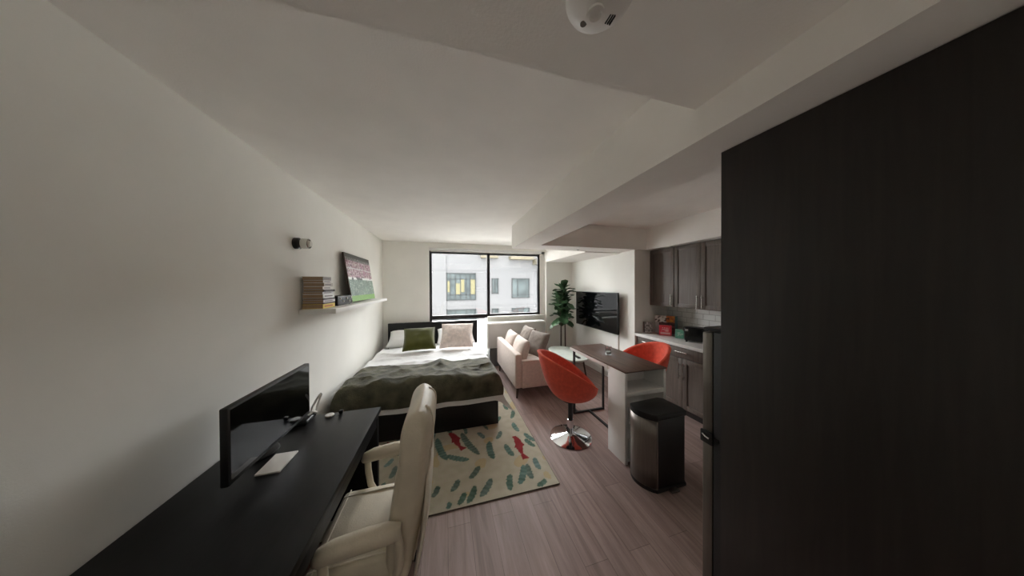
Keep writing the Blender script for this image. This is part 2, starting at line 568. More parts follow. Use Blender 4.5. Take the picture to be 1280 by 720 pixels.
# ------------------------------------------------------------------ outside
FY = 15.0
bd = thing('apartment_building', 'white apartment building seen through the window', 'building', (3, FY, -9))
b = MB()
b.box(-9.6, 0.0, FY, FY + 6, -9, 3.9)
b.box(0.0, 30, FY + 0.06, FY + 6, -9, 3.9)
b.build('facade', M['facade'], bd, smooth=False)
b = MB()
for z in (2.62, 0.42, -1.9, -4.2):
    b.box(-9.6, -0.01, FY - 0.012, FY + 0.02, z, z + 0.03)
    b.box(0.01, 30, FY + 0.045, FY + 0.08, z, z + 0.03)
b.build('joint', M['facadegroove'], bd, smooth=False)
def ext_window(x0, x1, z0, z1, cols, rows, yellow=()):
    f = MB()
    y0, y1 = FY - 0.0, FY + 0.07
    t = 0.045
    f.box(x0, x1, y0, y1, z0, z0 + t); f.box(x0, x1, y0, y1, z1 - t, z1)
    f.box(x0, x0 + t, y0, y1, z0, z1); f.box(x1 - t, x1, y0, y1, z0, z1)
    for c in cols:
        xx = x0 + c * (x1 - x0)
        f.box(xx - .022, xx + .022, y0 + .01, y1, z0, z1)
    for r in rows:
        zz = z0 + r * (z1 - z0)
        f.box(x0, x1, y0 + .01, y1, zz - .02, zz + .02)
    fr = f.build('window_frame', M['extframe'], bd, smooth=False)
    g = MB()
    g.box(x0 + .02, x1 - .02, FY + 0.035, FY + 0.058, z0 + .02, z1 - .02)
    g.build('glazing', M['extpane'], fr, smooth=False)
    if yellow:
        for a0, a1, c0, c1 in yellow:
            g = MB()
            g.box(x0 + a0 * (x1 - x0), x0 + a1 * (x1 - x0), FY + 0.02, FY + 0.034, z0 + c0 * (z1 - z0), z0 + c1 * (z1 - z0))
            g.build('blind', M['extyellow'], fr, smooth=False)
ext_window(0.02, 1.80, 0.785, 2.47, (0.12, 0.3, 0.47, 0.66, 0.8), (0.2, 0.78), ((0.31, 0.46, .22, .62), (0.48, 0.6, .3, .76), (0.82, 0.97, .22, .76), (0.03, 0.11, .3, .7)))
ext_window(2.82, 3.24, 1.17, 2.14, (0.5,), ())
ext_window(4.15, 5.36, 0.87, 2.15, (0.33,), (0.15,))
ext_window(0.02, 1.80, -1.6, 0.22, (0.3, 0.66), (0.78,))
ext_window(2.82, 3.24, -1.2, 0.20, (0.5,), ())
ext_window(4.15, 5.36, -1.5, 0.20, (0.33,), (0.15,))
ext_window(7.4, 9.0, 0.8, 2.3, (0.5,), (0.2,))
b = MB()
b.box(2.1, 3.2, FY - 0.35, FY + 0.06, 3.42, 3.7)
b.box(3.95, 5.5, FY - 0.5, FY + 0.06, 3.36, 3.7)
b.box(5.6, 7.5, FY - 0.7, FY + 0.06, 3.06, 3.4)
b.build('cornice', M['cornice'], bd, smooth=False)
b = MB()
b.box(-9.8, 30.2, FY - 0.1, FY + 6.2, 3.9, 4.0)
b.build('roof_coping', M['cornice'], bd, smooth=False)
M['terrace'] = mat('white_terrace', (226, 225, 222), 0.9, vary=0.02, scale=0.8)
lo = thing('terrace_roof', 'low white terrace roof in front of the apartment building', 'roof', (10, 14, -9))  # unseen block below the sill line, added to bounce skylight onto the ceiling
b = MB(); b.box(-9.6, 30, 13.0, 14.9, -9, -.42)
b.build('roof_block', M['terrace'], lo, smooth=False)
b = MB(); b.box(-9.6, 30, 12.9, 13.1, -.42, -.28)
b.build('parapet', M['terrace'], lo, smooth=False)
struct('ground', slab(-25, 32, YF + 0.6, FY - 0.05, -3.2, -3.0), M['roofdeck'], 'pale flat roof below the window outside', 'roof')  # unseen slab put in to reflect skylight up through the window

# ------------------------------------------------------------------ ceiling and wall fittings
d = thing('smoke_detector', 'round white smoke detector on the dropped ceiling', 'smoke detector', (0.345, 0.475, 2.325))
c = (0.345, 0.475, 2.325)
b = MB(); b.lathe([(0, 0), (.078, 0), (.078, -.012), (.072, -.024), (.058, -.034), (.03, -.04), (0, -.04)], c, 40)
b.build('housing', M['plasticwhite'], d)
b = MB(); b.lathe([(0.012, -.038), (.02, -.038), (.021, -.046), (.014, -.047), (.012, -.04)], (c[0] - .006, c[1] + .012, c[2]), 24)
b.build('test_button', M['plasticwhite'], d)
b = MB()
for i in range(3):
    b.box(c[0] + .030 + i * .006, c[0] + .0325 + i * .006, c[1] + .005, c[1] + .026, c[2] - .0405, c[2] - .028)
b.build('sounder_slots', M['slot'], d)
b = MB(); b.lathe([(0, -.0375), (.008, -.0375), (.008, -.0415), (0, -.0425)], (c[0] - .018, c[1] + .042, c[2] + .004), 16)
b.build('indicator', mat('grey_plastic', (110, 106, 100), 0.5), d)

def small_disc(name, label, cat, c, r, h, grp=None):
    t_ = thing(name, label, cat, c, grp)
    b = MB(); b.lathe([(0, 0), (r, 0), (r, -h * .4), (r * .75, -h * .55), (0, -h * .55)], c, 24)
    b.build('flange', M['plasticwhite'], t_)
    b = MB(); b.lathe([(0, -h * .5), (r * .4, -h * .5), (r * .4, -h * .9), (r * .25, -h), (0, -h)], c, 16)
    b.build('head', M['nickel'], t_)
small_disc('ceiling_sprinkler', 'tiny round ceiling sprinkler under the cross soffit', 'sprinkler', (1.92, 3.2, ZS), 0.03, 0.02)
small_disc('puck_light', 'small round puck light above the upper kitchen cabinets', 'light', (3.045, 2.62, ZS), 0.04, 0.015)

wl = thing('wall_lamp', 'small chrome and black wall spotlight above the book stack', 'wall lamp', (XL, 2.30, 2.0))
b = MB(); b.lathe([(0, 0.0), (.045, 0.0), (.045, .03), (.035, .036), (0, .036)], (XL + .001, 2.30, 2.0), 24, axis='X')
b.build('back_plate', M['blackplastic'], wl)
b = MB(); b.lathe([(.02, .03), (.032, .04), (.04, .05), (.04, .095), (.034, .10), (.034, .088), (0, .085)], (XL, 2.30, 2.0), 24, axis='X')
b.build('shade', M['nickel'], wl)
b = MB(); b.lathe([(0, .086), (.03, .086), (.022, .108), (0, .116)], (XL, 2.30, 2.0), 20, axis='X')
b.build('bulb', M['lampglass'], wl)

# unseen fill lamp behind the camera, added to brighten the near room
LX, LYY, LZ = -.72, -.70, 2.3245
el = thing('ceiling_lamp', 'round flush lamp on the ceiling of the entry passage', 'ceiling lamp', (LX, LYY, LZ))
b = MB(); b.lathe([(0, 0), (.19, 0), (.19, -.035), (.178, -.035), (.178, -.012), (0, -.012)], (LX, LYY, LZ), 40)
b.build('rim', M['nickel'], el)
lm, lnt, lb = new_mat('lit_lamp_diffuser')
lb.inputs['Base Color'].default_value = (.9, .88, .84, 1)
lb.inputs['Emission Color'].default_value = (1.0, .95, .90, 1)
lb.inputs['Emission Strength'].default_value = FILL_LAMP
b = MB(); b.lathe([(.176, -.02), (.176, -.045), (.15, -.07), (.08, -.088), (0, -.092)], (LX, LYY, LZ), 40)
b.build('diffuser', lm, el)

# ------------------------------------------------------------------ floating shelves and what stands on them
SZ0, SZ1 = 1.424, 1.466
def shelf(x1, y0, y1, z0, z1, label):
    t_ = thing('floating_shelf', label, 'shelf', (XL, (y0 + y1) / 2, z0), 'white floating shelves')
    slab(XL + .001, x1, y0, y1, z0, z1, bevel=.003).build('board', M['whitelam'], t_)
    return t_
shelf(-0.90, 2.335, 3.05, SZ0, SZ1, 'white floating shelf that carries the stack of books')
shelf(-0.915, 3.055, 4.22, SZ0 + .004, SZ1 - .002, 'white floating shelf that carries the leaning stadium print')

books = [  # thickness, spine colour, what sets it apart, width x, length y
    (.037, (232, 205, 96), 'yellow spined book at the bottom of the shelf stack', .150, 0.225),
    (.012, (96, 40, 36), 'thin dark red book lying on the yellow book', .148, 0.220),
    (.022, (200, 196, 196), 'pale grey book third from the bottom of the stack', .150, 0.222),
    (.014, (70, 40, 46), 'thin maroon book in the lower half of the stack', .146, 0.212),
    (.034, (232, 232, 230), 'thick white book in the middle of the stack', .150, 0.215),
    (.020, (216, 216, 220), 'light grey book above the thick white book', .145, 0.200),
    (.018, (52, 46, 44), 'black spined book between two pale books', .148, 0.208),
    (.026, (230, 226, 222), 'white book fourth from the top of the stack', .142, 0.165),
    (.030, (196, 188, 180), 'beige book third from the top of the stack', .150, 0.160),
    (.022, (216, 210, 206), 'off white book second from the top of the stack', .146, 0.150),
    (.030, (150, 142, 134), 'taupe book on top of the shelf stack', .150, 0.150),
]
z = SZ1 + .001
for i, (th, colr, lab, bw, bl) in enumerate(books):
    y0 = 2.36 + random.uniform(-.003, .006)
    x1 = -.998 + random.uniform(-.006, .004)
    x0 = x1 - bw
    t_ = thing('book', lab, 'book', ((x0 + x1) / 2, y0 + bl / 2, z), 'stack of books on the shelf')
    ct = .0028
    cv = MB()
    cv.box(x0, x1, y0, y0 + bl, z, z + ct); cv.box(x0, x1, y0, y0 + bl, z + th - ct, z + th)
    cv.box(x1 - ct, x1, y0, y0 + bl, z + ct, z + th - ct)
    cm = mat('book_cover', tuple(int(v * .62) for v in colr) if i in (1, 3, 6) else colr, .55, vary=.03)
    cm2 = mat('book_spine', colr, .5, vary=.03)
    cv.build('cover', cm, t_, smooth=False)
    slab(x0 + .004, x1 - ct, y0 + .003, y0 + bl - .003, z + ct, z + th - ct).build('page_block', M['pages'], t_, smooth=False)
    sp = MB()
    sp.box(x1, x1 + .0006, y0 + bl * .12, y0 + bl * .8, z + th * .35, z + th * .65)
    sp.build('spine_band', mat('spine_band', (196, 110, 60) if i == 0 else (120, 112, 112), .5), t_, smooth=False)
    z += th + .0006

t_ = thing('box', 'small black box with pale dots beside the books', 'box', (-1.06, 2.82, SZ1))
slab(-1.135, -1.0, 2.64, 3.0, SZ1 + .004, SZ1 + .095, bevel=.006).build('case', M['blackplastic'], t_)
for k, (yy, zz, r) in enumerate(((2.69, .070, .010), (2.76, .040, .008), (2.85, .068, .012), (2.91, .036, .012), (2.96, .074, .012))):
    b = MB(); b.lathe([(0, 0), (r, 0), (r, .008), (0, .01)], (-1.0, yy, SZ1 + zz), 14, axis='X')
    b.build('knob', M['trimwhite'], t_)
for yy in (2.67, 2.97):
    slab(-1.12, -1.01, yy - .01, yy + .01, SZ1, SZ1 + .004).build('foot', M['blackmetal'], t_)

# leaning print of a crowded stadium
pc = thing('picture', 'stadium crowd print leaning on the shelf against the wall', 'picture', (-1.07, 3.55, SZ1))
PW, PH, PT = 0.89, 0.575, 0.02
def print_pt(u, v, d):
    """u along y, v up, d out of the wall"""
    tilt = math.asin((0.085) / PH)
    bx = -1.03
    return Vector((bx - v * PH * math.sin(tilt) + d * math.cos(tilt), 3.105 + u * PW, SZ1 + .012 + v * PH * math.cos(tilt) + d * math.sin(tilt)))
b = MB()
vs = [b.bm.verts.new(print_pt(u, v, d)) for u in (0, 1) for v in (0, 1) for d in (-PT, -.001)]
for q in ((0, 1, 3, 2), (4, 6, 7, 5), (0, 4, 5, 1), (2, 3, 7, 6), (0, 2, 6, 4), (1, 5, 7, 3)):
    b.bm.faces.new([vs[k] for k in q])
b.build('stretcher', M['canvas'], pc, smooth=False)
b = MB(); b.grid(lambda u, v: print_pt(u, v, 0), 120, 80)
po = b.build('print_face', M['print'], pc)
def stadium(co):
    u = (co.y + pc.location.y - 3.105) / PW
    v = (co.z + pc.location.z - SZ1 - .012) / (PH * .99)
    n = noise.noise(Vector((u * 55, v * 42, 1.3)))
    n2 = noise.noise(Vector((u * 9, v * 7, 4.2)))
    if v > .92:
        return (70, 72, 68)
    if v > .86:
        return (140, 140, 136) if n > 0 else (74, 72, 70)
    if v > .50:
        if abs(v - .70 + .02 * u) < .012:
            return (205, 196, 200)
        q_ = noise.noise(Vector((u * 30, v * 26, 2)))
        if q_ > .25:
            return (206, 196, 196)
        if q_ < -.28:
            return (84, 66, 70)
        return (168 + 50 * n, 128 + 60 * n + 20 * n2, 140 + 55 * n)
    if v > .46:
        return (228, 228, 226) if n2 > -.25 else (70, 66, 70)
    if v > .12:
        k_ = 18 * n + 22 * n2
        if n > .45:
            return (200, 206, 198)
        return (104 + k_, 128 + k_, 112 + k_)
    return (122 + 20 * n, 170 + 14 * n, 84 + 14 * n)
paint(po, stadium)

# ------------------------------------------------------------------ rug
RX0, RX1, RY0, RY1 = -0.93, 0.896, 1.795, 4.25
rnd = random.Random(11)
# stroke ends (x0, y0, x1, y1) of the woven leaves and koi
LV = [(0.184, 2.045, 0.277, 2.163), (0.03, 1.953, 0.09, 2.061), (0.25, 1.846, 0.359, 1.995), (0.145, 1.817, 0.218, 1.956), (0.078, 1.82, 0.131, 1.915), (-0.113, 1.94, -0.074, 2.038), (0.529, 1.994, 0.488, 1.841), (0.575, 1.874, 0.67, 2.063), (0.707, 2.065, 0.697, 1.9), (0.8, 2.126, 0.802, 1.979), (0.711, 1.816, 0.805, 1.859), (0.58, 2.386, 0.616, 2.205), (0.428, 2.476, 0.423, 2.22), (0.514, 2.5, 0.583, 2.619), (0.159, 2.704, 0.298, 2.322), (0.179, 2.563, 0.278, 2.384), (-0.103, 2.676, -0.005, 2.329), (-0.005, 2.381, 0.193, 2.273), (0.762, 2.742, 0.778, 2.563), (0.829, 2.513, 0.894, 2.36), (0.807, 2.417, 0.862, 2.276), (0.772, 3.216, 0.772, 3.058), (0.0, 1.81, 0.014, 1.862), (-0.473, 2.231, -0.455, 2.37), (-0.552, 2.386, -0.501, 2.482)]
FS = [(0.016, 2.727, 0.17, 2.443), (0.689, 2.484, 0.735, 2.145), (0.74, 3.5, 0.80, 3.8), (-0.75, 2.55, -0.6, 2.75), (-.2, 3.2, .05, 3.35)]
leaves, fish = [], []
GREENS = ((110, 138, 128), (102, 128, 114), (124, 148, 142), (116, 134, 124))
def stroke(x0, y0, x1, y1):
    return ((x0 + x1) / 2, (y0 + y1) / 2, math.atan2(y1 - y0, x1 - x0), math.hypot(x1 - x0, y1 - y0) / 2)
for q in LV:
    x, y, a, h_ = stroke(*q)
    leaves.append((x, y, a, h_ * 1.05, min(.034, .016 + h_ * .13), rnd.choice(GREENS)))
for q in FS:
    x, y, a, h_ = stroke(*q)
    fish.append((x, y, math.degrees(a) + 180, 2.1 * h_, (160, 58, 62)))
while len(leaves) < 96:
    x, y = rnd.uniform(RX0 + .08, RX1 - .08), rnd.uniform(RY0 + .08, RY1 - .08)
    if y < 2.6 and x > -.1:
        y += 1.2
    if all((x - l[0]) ** 2 + (y - l[1]) ** 2 > .15 ** 2 for l in leaves) and all((x - f[0]) ** 2 + (y - f[1]) ** 2 > .17 ** 2 for f in fish):
        leaves.append((x, y, math.radians(rnd.uniform(50, 130)), rnd.uniform(.06, .1), rnd.uniform(.018, .028), rnd.choice(GREENS)))
def rug_colour(co):
    x, y = co.x, co.y
    n = noise.noise(Vector((x * 16, y * 16, 0)))
    base = (206 + 10 * n, 199 + 10 * n, 178 + 12 * n)
    if noise.noise(Vector((x * 5, y * 5, 7))) > .38:
        base = (208, 190, 152)
    for fx, fy, fa, fl, fc in fish:
        dx, dy = x - fx, y - fy
        if dx * dx + dy * dy > .08:
            continue
        a = math.radians(fa)
        u, v = dx * math.cos(a) + dy * math.sin(a), -dx * math.sin(a) + dy * math.cos(a)
        v += .02 * math.sin(u * 14)
        s = u / (fl / 2)
        if -1 < s < 1:
            wd = .038 * (1 - ((s - .25) / 1.0) ** 2) if s > -.55 else .012 + .05 * (-.55 - s)
            if .0 < s < .3:
                wd += .022 * (.3 - s) / .3
            if abs(v) < wd:
                return (fc[0] + 16 * n, fc[1] + 12 * n, fc[2] + 12 * n)
    for lx, ly, la, ll, lw, lc in leaves:
        dx, dy = x - lx, y - ly
        if abs(dx) > .24 or abs(dy) > .24:
            continue
        u, v = dx * math.cos(la) + dy * math.sin(la), -dx * math.sin(la) + dy * math.cos(la)
        v += .10 * (ll * ll - u * u) / ll
        s = u / ll
        if abs(s) < 1 and abs(v) < lw * (1 - s ** 4) ** .7 * (1 + .10 * math.sin(u * 190)):
            k = 9 * math.sin(u * 150) + 20 * n
            return (lc[0] + k, lc[1] + k, lc[2] + k)
    return base
rg = thing('rug', 'pale area rug with red koi and green leaves under bed', 'rug', ((RX0 + RX1) / 2, (RY0 + RY1) / 2, 0))
def rug_pt(u, v):
    return Vector((RX0 + u * (RX1 - RX0), RY0 + v * (RY1 - RY0), .0085))
NX, NY = 250, 336
b = MB(); b.grid(rug_pt, NX, NY)
ro = b.build('pile', M['rug'], rg, smooth=False)
gx, gy = rg.location.x, rg.location.y
paint(ro, lambda co: rug_colour(Vector((co.x + gx, co.y + gy, 0))))
b = MB()
b.box(RX0 - .004, RX1 + .004, RY0 - .004, RY1 + .004, .001, .0082)
b.build('backing', mat('rug_backing', (92, 80, 66), .9), rg, smooth=False)

# ------------------------------------------------------------------ bed
BZ = .0095
BX0, BX1 = -1.055, 0.590
bed = thing('bed', 'black brown bed with panel headboard and low footboard', 'bed', (-0.23, 3.85, BZ))
slab(BX0, BX1 + .025, 4.90, 4.955, BZ, 0.955, bevel=.004).build('headboard', M['blackbrown'], bed)
slab(BX0, BX1, 2.775, 2.815, BZ, 0.375, bevel=.004).build('footboard', M['blackbrown'], bed)
slab(BX0, BX0 + .022, 2.816, 4.899, .12, .375, bevel=.003).build('side_rail', M['blackbrown'], bed)
slab(BX1 - .022, BX1, 2.816, 4.899, .12, .375, bevel=.003).build('side_rail', M['blackbrown'], bed)
b = MB()
for i in range(14):
    b.box(BX0 + .03, BX1 - .03, 2.87 + i * .145, 2.94 + i * .145, .265, .285)
b.build('slats', mat('birch_slat', (190, 160, 120), .6), bed)
for y in (3.2, 4.5):
    slab(-.26, -.2, y - .03, y + .03, BZ, .265).build('centre_leg', M['blackmetal'], bed)
mt = slab(BX0 + .026, BX1 - .026, 2.83, 4.89, .29, .54, bevel=.05, seg=4)
one('mattress', mt, M['cotton'], 'white mattress on the black bed frame', 'mattress', (-.23, 3.86, .29))

CX = -0.235
def wrap(s, A, r):
    """arc-length s across a rounded edge: (offset, drop)"""
    sg = 1 if s >= 0 else -1
    a = abs(s)
    f = A - r
    if a <= f:
        return s, 0.0
    a -= f
    q = PI * r / 2
    if a <= q:
        th = a / r
        return sg * (f + r * math.sin(th)), r * (1 - math.cos(th))
    return sg * A, r + (a - q)
def duvet_noise(x, y):
    v = Vector((x * 2.2, y * 2.6, 0.3))
    a_ = 1 - abs(noise.noise(Vector((x * 1.5 + y * 2.2, y * 2.4 - x * .9, 2.2)))) * 2
    b_ = 1 - abs(noise.noise(Vector((x * 4.2 - y * 2.0, y * 3.4 + x * 1.6, 7.7)))) * 2
    c_ = 1 - abs(noise.noise(Vector((x * 9 + y * 5, y * 8 - x * 4, 3.1)))) * 2
    return .012 * noise.noise(v) + .024 * max(0, a_) ** 3 + .015 * max(0, b_) ** 2 + .005 * c_
def cloth(A, y_foot, ztop, r, sL, sR, dfoot, y_head, lift, corner, nu=130, nv=120):
    """sheet over the bed: hangs sL / sR at the sides and dfoot at the foot"""
    L = (A - r) + PI * r / 2
    s0, s1 = -(L + sL), L + sR
    tf = PI * r / 2 + dfoot
    def fn(u, v):
        s = s0 + u * (s1 - s0)
        ox, dx = wrap(s, A, r)
        t = -tf + v * (tf + (y_head - (y_foot + r)))
        if t >= 0:
            y, dy = y_foot + r + t, 0.0
        else:
            q = PI * r / 2
            if -t <= q:
                th = -t / r
                y, dy = y_foot + r - r * math.sin(th), r * (1 - math.cos(th))
            else:
                y, dy = y_foot, r + (-t - q)
        d = (dx + dy) if corner else math.sqrt(dx ** 4 + dy ** 4) ** .5 if (dx + dy) > 0 else 0
        x = CX + ox
        n = duvet_noise(s, t) + lift + (.007 * (noise.noise(Vector((s * 4, t * 6, 9))) + 1) + .012 * max(0, 1 - 2.4 * abs(noise.noise(Vector((s * 2.2 + t * 1.5, t * 3.2 - s, 4))))) ** 2 if lift else 0)
        topw = max(0.0, 1 - d / .09)
        z = ztop - d + n * topw
        side = max(0.0, min(1.0, dx / .09)) if dx > 0 else 0
        foot = max(0.0, min(1.0, dy / .09)) if dy > 0 else 0
        ripple = .010 * math.sin(t * 17 + 2 * math.sin(t * 5)) + .012
        ripf = .009 * math.sin(s * 13 + 2 * math.sin(s * 4)) + .010
        x += (1 if ox > 0 else -1) * side * (lift + (ripple if ox > 0 else .3 * ripple) * .8)
        y -= foot * (lift + ripf)
        if corner:                              # the loose corner folds out
            ex_ = max(0, abs(s) - L) ; ey_ = max(0, -t - PI * r / 2)
            kx, ky = ex_ / max(1e-6, sR), ey_ / max(1e-6, dfoot)
            x += (1 if s > 0 else -.25) * (.11 * min(1, kx) * ky + .05 * ky * min(1, dx / .09))
            y -= .03 * min(1, kx) * ky
        return Vector((x, y, z))
    m_ = MB()
    m_.grid(fn, nu, nv)
    return m_
def solid(o, t, off=-1):
    md = o.modifiers.new('thickness', 'SOLIDIFY')
    md.thickness = t
    md.offset = off
    return o
duv = cloth(.848, 2.735, .592, .085, .10, .07, .195, 4.40, 0.0, True)
dv = one('duvet', duv, M['cotton'], 'rumpled white duvet spread over the bed', 'duvet', (CX, 3.6, .5), sharp=180)
thr = cloth(.848, 2.735, .592, .085, .16, .07, .135, 3.36, .014, False)
tv_ = one('throw_blanket', thr, M['throw'], 'dark olive plush throw across the foot of the bed', 'blanket', (CX, 3.0, .5), sharp=180)

def pose(x, y, z, rx=0, ry=0, rz=0):
    return Matrix.Translation((x, y, z)) @ Matrix.Rotation(rz, 4, 'Z') @ Matrix.Rotation(ry, 4, 'Y') @ Matrix.Rotation(rx, 4, 'X')
def pillow(name, w, h, t, mtx, m, label, cat, wr=.015, pinch=.07, group=None, piping=None, seed=0):
    b = MB(); b.cushion(w, h, t, mtx, 22, pinch, wr, seed)
    loc = mtx.translation
    if piping:
        t_ = thing(name, label, cat, loc, group)
        b.build('cushion_cover', m, t_, sharp=180)
        e = MB()
        ring = []
        for k in range(64):
            q = k / 16
            sd, f = int(q), 2 * (q - int(q)) - 1
            u, v = ((f, -1), (1, f), (-f, 1), (-1, -f))[sd]
            ring.append(mtx @ Vector((w / 2 * u * (1 - pinch * (1 - v * v)), h / 2 * v * (1 - pinch * (1 - u * u)), 0)))
        e.tube(ring, .006, 6, closed=True)
        e.build('piping', piping, t_)
        return t_
    return one(name, b, m, label, cat, loc, group, sharp=180)
for x, lab in ((-.66, 'white sleeping pillow behind the green cushion'), (.17, 'white sleeping pillow behind the blush cushion')):
    pillow('pillow', .68, .46, .17, pose(x, 4.645, .715, math.radians(26)), M['cotton'], lab, 'pillow', group='white sleeping pillows', seed=x)
pillow('cushion', .49, .45, .15, pose(-.425, 4.165, .795, math.radians(40), 0, math.radians(4)), M['greenvelvet'], 'olive green velvet cushion on the bed', 'cushion', piping=M['greenvelvet'], seed=4)
pillow('cushion', .54, .50, .17, pose(.175, 4.185, .812, math.radians(42), math.radians(0), math.radians(-6)), M['blush'], 'fluffy blush pink cushion on the bed', 'cushion', wr=.022, seed=8, piping=M['blush'])

# ------------------------------------------------------------------ desk and what stands on it
DZ = .75
dk = thing('desk', 'black desk along the left wall below the books', 'desk', (-.82, 1.15, 0))
DX0, DX1, DY0, DY1 = XL + .018, -.478, .30, 1.978
slab(DX0, DX1, DY0, DY1, DZ - .034, DZ, bevel=.002).build('desktop', M['desk'], dk)
slab(DX0 + .01, DX1 - .015, DY1 - .045, DY1 - .005, .0095, DZ - .0345, bevel=.002).build('end_panel', M['desk'], dk)
slab(DX0 + .01, DX1 - .015, DY0 + .005, DY0 + .045, .0, DZ - .0345, bevel=.002).build('end_panel', M['desk'], dk)
slab(DX0 + .01, DX0 + .03, DY0 + .045, DY1 - .045, .32, DZ - .0345).build('modesty_panel', M['desk'], dk)
dr = slab(DX1 - .035, DX1 - .017, DY0 + .05, DY1 - .05, DZ - .125, DZ - .036, bevel=.002).build('drawer_front', M['desk'], dk)

mo = thing('monitor', 'black computer monitor standing on the desk', 'monitor', (-.95, 1.60, DZ))
rotm = Matrix.Rotation(math.radians(-3), 4, 'Y')
slab(-.920, -.890, 1.28, 1.905, DZ + .055, DZ + .39, bevel=.006).build('housing', M['blackplastic'], mo)
slab(-.8902, -.889, 1.292, 1.893, DZ + .075, DZ + .378).build('screen', M['blackgloss'], mo, smooth=False)
b = MB(); b.tube([(-.975, 1.60, DZ + .012), (-.965, 1.60, DZ + .12), (-.93, 1.60, DZ + .24)], [.028, .022, .02], 12)
b.build('neck', M['blackplastic'], mo)
b = MB(); b.lathe([(0, 0), (.09, 0), (.09, .006), (.08, .012), (0, .014)], (-.99, 1.60, DZ + .0005), 36)
b.build('foot', M['blackplastic'], mo)
dock = thing('docking_station', 'low dark charging dock at the monitor foot', 'dock', (-.93, 1.90, DZ))
slab(-1.01, -.875, 1.83, 1.96, DZ + .001, DZ + .035, bevel=.014, seg=3).build('case', M['blackplastic'], dock)
b = MB()
b.tube([(-.90, 1.9, DZ + .036), (-.885, 1.93, DZ + .045), (-.87, 1.945, DZ + .03)], .007, 8)
b.build('plug', M['plasticwhite'], dock)
cb = MB()
pts = []
for k in range(25):
    a = k / 24
    pts.append((-.90 + .045 * math.sin(a * PI) + .02 * a, 1.935 + .03 * a, DZ + .042 + .115 * math.sin(a * PI) ** .7))
cb.tube(pts, .0065, 8)
one('cable', cb, M['plasticwhite'], 'white charging cable looping up beside the monitor', 'cable', (-.93, 1.93, DZ + .04))
b = MB(); b.lathe([(0, 0), (.026, 0), (.028, .004), (.026, .010), (0, .012)], (-.79, 1.935, DZ + .0005), 20)
one('coaster', b, M['plasticwhite'], 'small round white puck at the far desk edge', 'puck', (-.79, 1.935, DZ))
b = MB(); b.box(-.74, -.715, 1.945, 1.968, DZ + .0005, DZ + .022, bevel=.005)
one('pencil_sharpener', b, M['blackplastic'], 'tiny black gadget at the far desk edge', 'gadget', (-.727, 1.956, DZ))
b = MB(); b.box(-.885, -.785, 1.41, 1.56, DZ + .0005, DZ + .008, bevel=.001)
one('notepad', b, M['trimwhite'], 'small white notepad on the black desktop', 'notepad', (-.835, 1.485, DZ))

# ------------------------------------------------------------------ cream office chair, facing the desk
CY0, CY1 = 1.075, 1.545
CYM = (CY0 + CY1) / 2
ch = thing('office_chair', 'cream leather office chair pulled up to the desk', 'office chair', (-.36, CYM, 0))
b = MB(); b.box(-.56, -.165, CY0, CY1, .40, .50, bevel=.035, seg=4)
for v in b.bm.verts:
    u = (v.co.x + .36) / .2; w_ = (v.co.y - CYM) / .235
    if v.co.z > .46:
        v.co.z += .012 * (1 - min(1, u * u)) * (1 - min(1, w_ * w_))
seat = b.build('seat', M['leather'], ch, sharp=60)
b = MB()
zz = .499
b.tube([(-.525, CY0 + .012, zz), (-.525, CY1 - .012, zz)], .004, 6)
b.tube([(-.19, CY1 - .055, zz + .003), (-.35, CY1 - .055, zz + .006), (-.545, CY1 - .055, zz)], .004, 6)
b.tube([(-.19, CY0 + .055, zz + .003), (-.35, CY0 + .055, zz + .006), (-.545, CY0 + .055, zz)], .004, 6)
b.build('seat_seam', M['leatherpipe'], seat)
# backrest: centre line in xz with a thickness, rounded top
prof = [(.40, -.178, .070), (.50, -.172, .095), (.62, -.160, .108), (.76, -.143, .110), (.90, -.127, .106), (.975, -.118, .101), (.99, -.116, .094), (1.005, -.114, .102), (1.07, -.110, .106), (1.13, -.107, .104), (1.17, -.105, .094), (1.20, -.104, .074), (1.22, -.104, .046), (1.228, -.104, .018)]
prof = [(z_ if z_ < .5 else .5 + (z_ - .5) * .585 / .728, x_ - .030, th_ * 1.30) for z_, x_, th_ in prof]
def back_pt(u, v):
    # u round the section, v up
    f = v * (len(prof) - 1); i = min(int(f), len(prof) - 2); t = f - i
    a, c_ = prof[i], prof[i + 1]
    z_, x_, th = (a[k] + (c_[k] - a[k]) * t for k in range(3))
    hw = .238 - (.075 * max(0, (z_ - .92) / .165) ** 3)
    an = 2 * PI * u
    ex = .45
    cx_, sy_ = math.cos(an), math.sin(an)
    px = math.copysign(abs(cx_) ** ex, cx_) * th / 2
    py = math.copysign(abs(sy_) ** ex, sy_) * hw
    curve = .016 * (py / .24) ** 2            # wings curl towards the sitter
    return Vector((x_ + px - curve + .012, CYM + py, z_))
b = MB()
V = b.grid(back_pt, 56, 44, wrap=True)
b.bm.faces.new([r[0] for r in V]); b.bm.faces.new([r[-1] for r in V])
bk = b.build('backrest', M['leather'], ch, sharp=70)
b = MB()
def shell_back(u, v):
    z_ = .36 + .50 * v
    f = max(0.0, min(1.0, (z_ - .40) / .50))
    xb = -.208 + .060 * f + .056
    w_ = .225 * (1 - .35 * v ** 3) * (.82 + .18 * min(1, v * 5))
    yy = (2 * u - 1) * w_
    return Vector((xb + .030 * math.sin(PI * v) ** .8 * (1 - .5 * (2 * u - 1) ** 4) + .004, CYM + yy, z_))
b.grid(shell_back, 14, 24)
sb_ = b.build('back_shell', M['leatherpipe'], ch, sharp=180)
md = sb_.modifiers.new('thickness', 'SOLIDIFY'); md.thickness = .012
b = MB()
loop = [back_pt(0.0 + k * 1.0, v / 40) for k in (0,) for v in range(0, 40)]
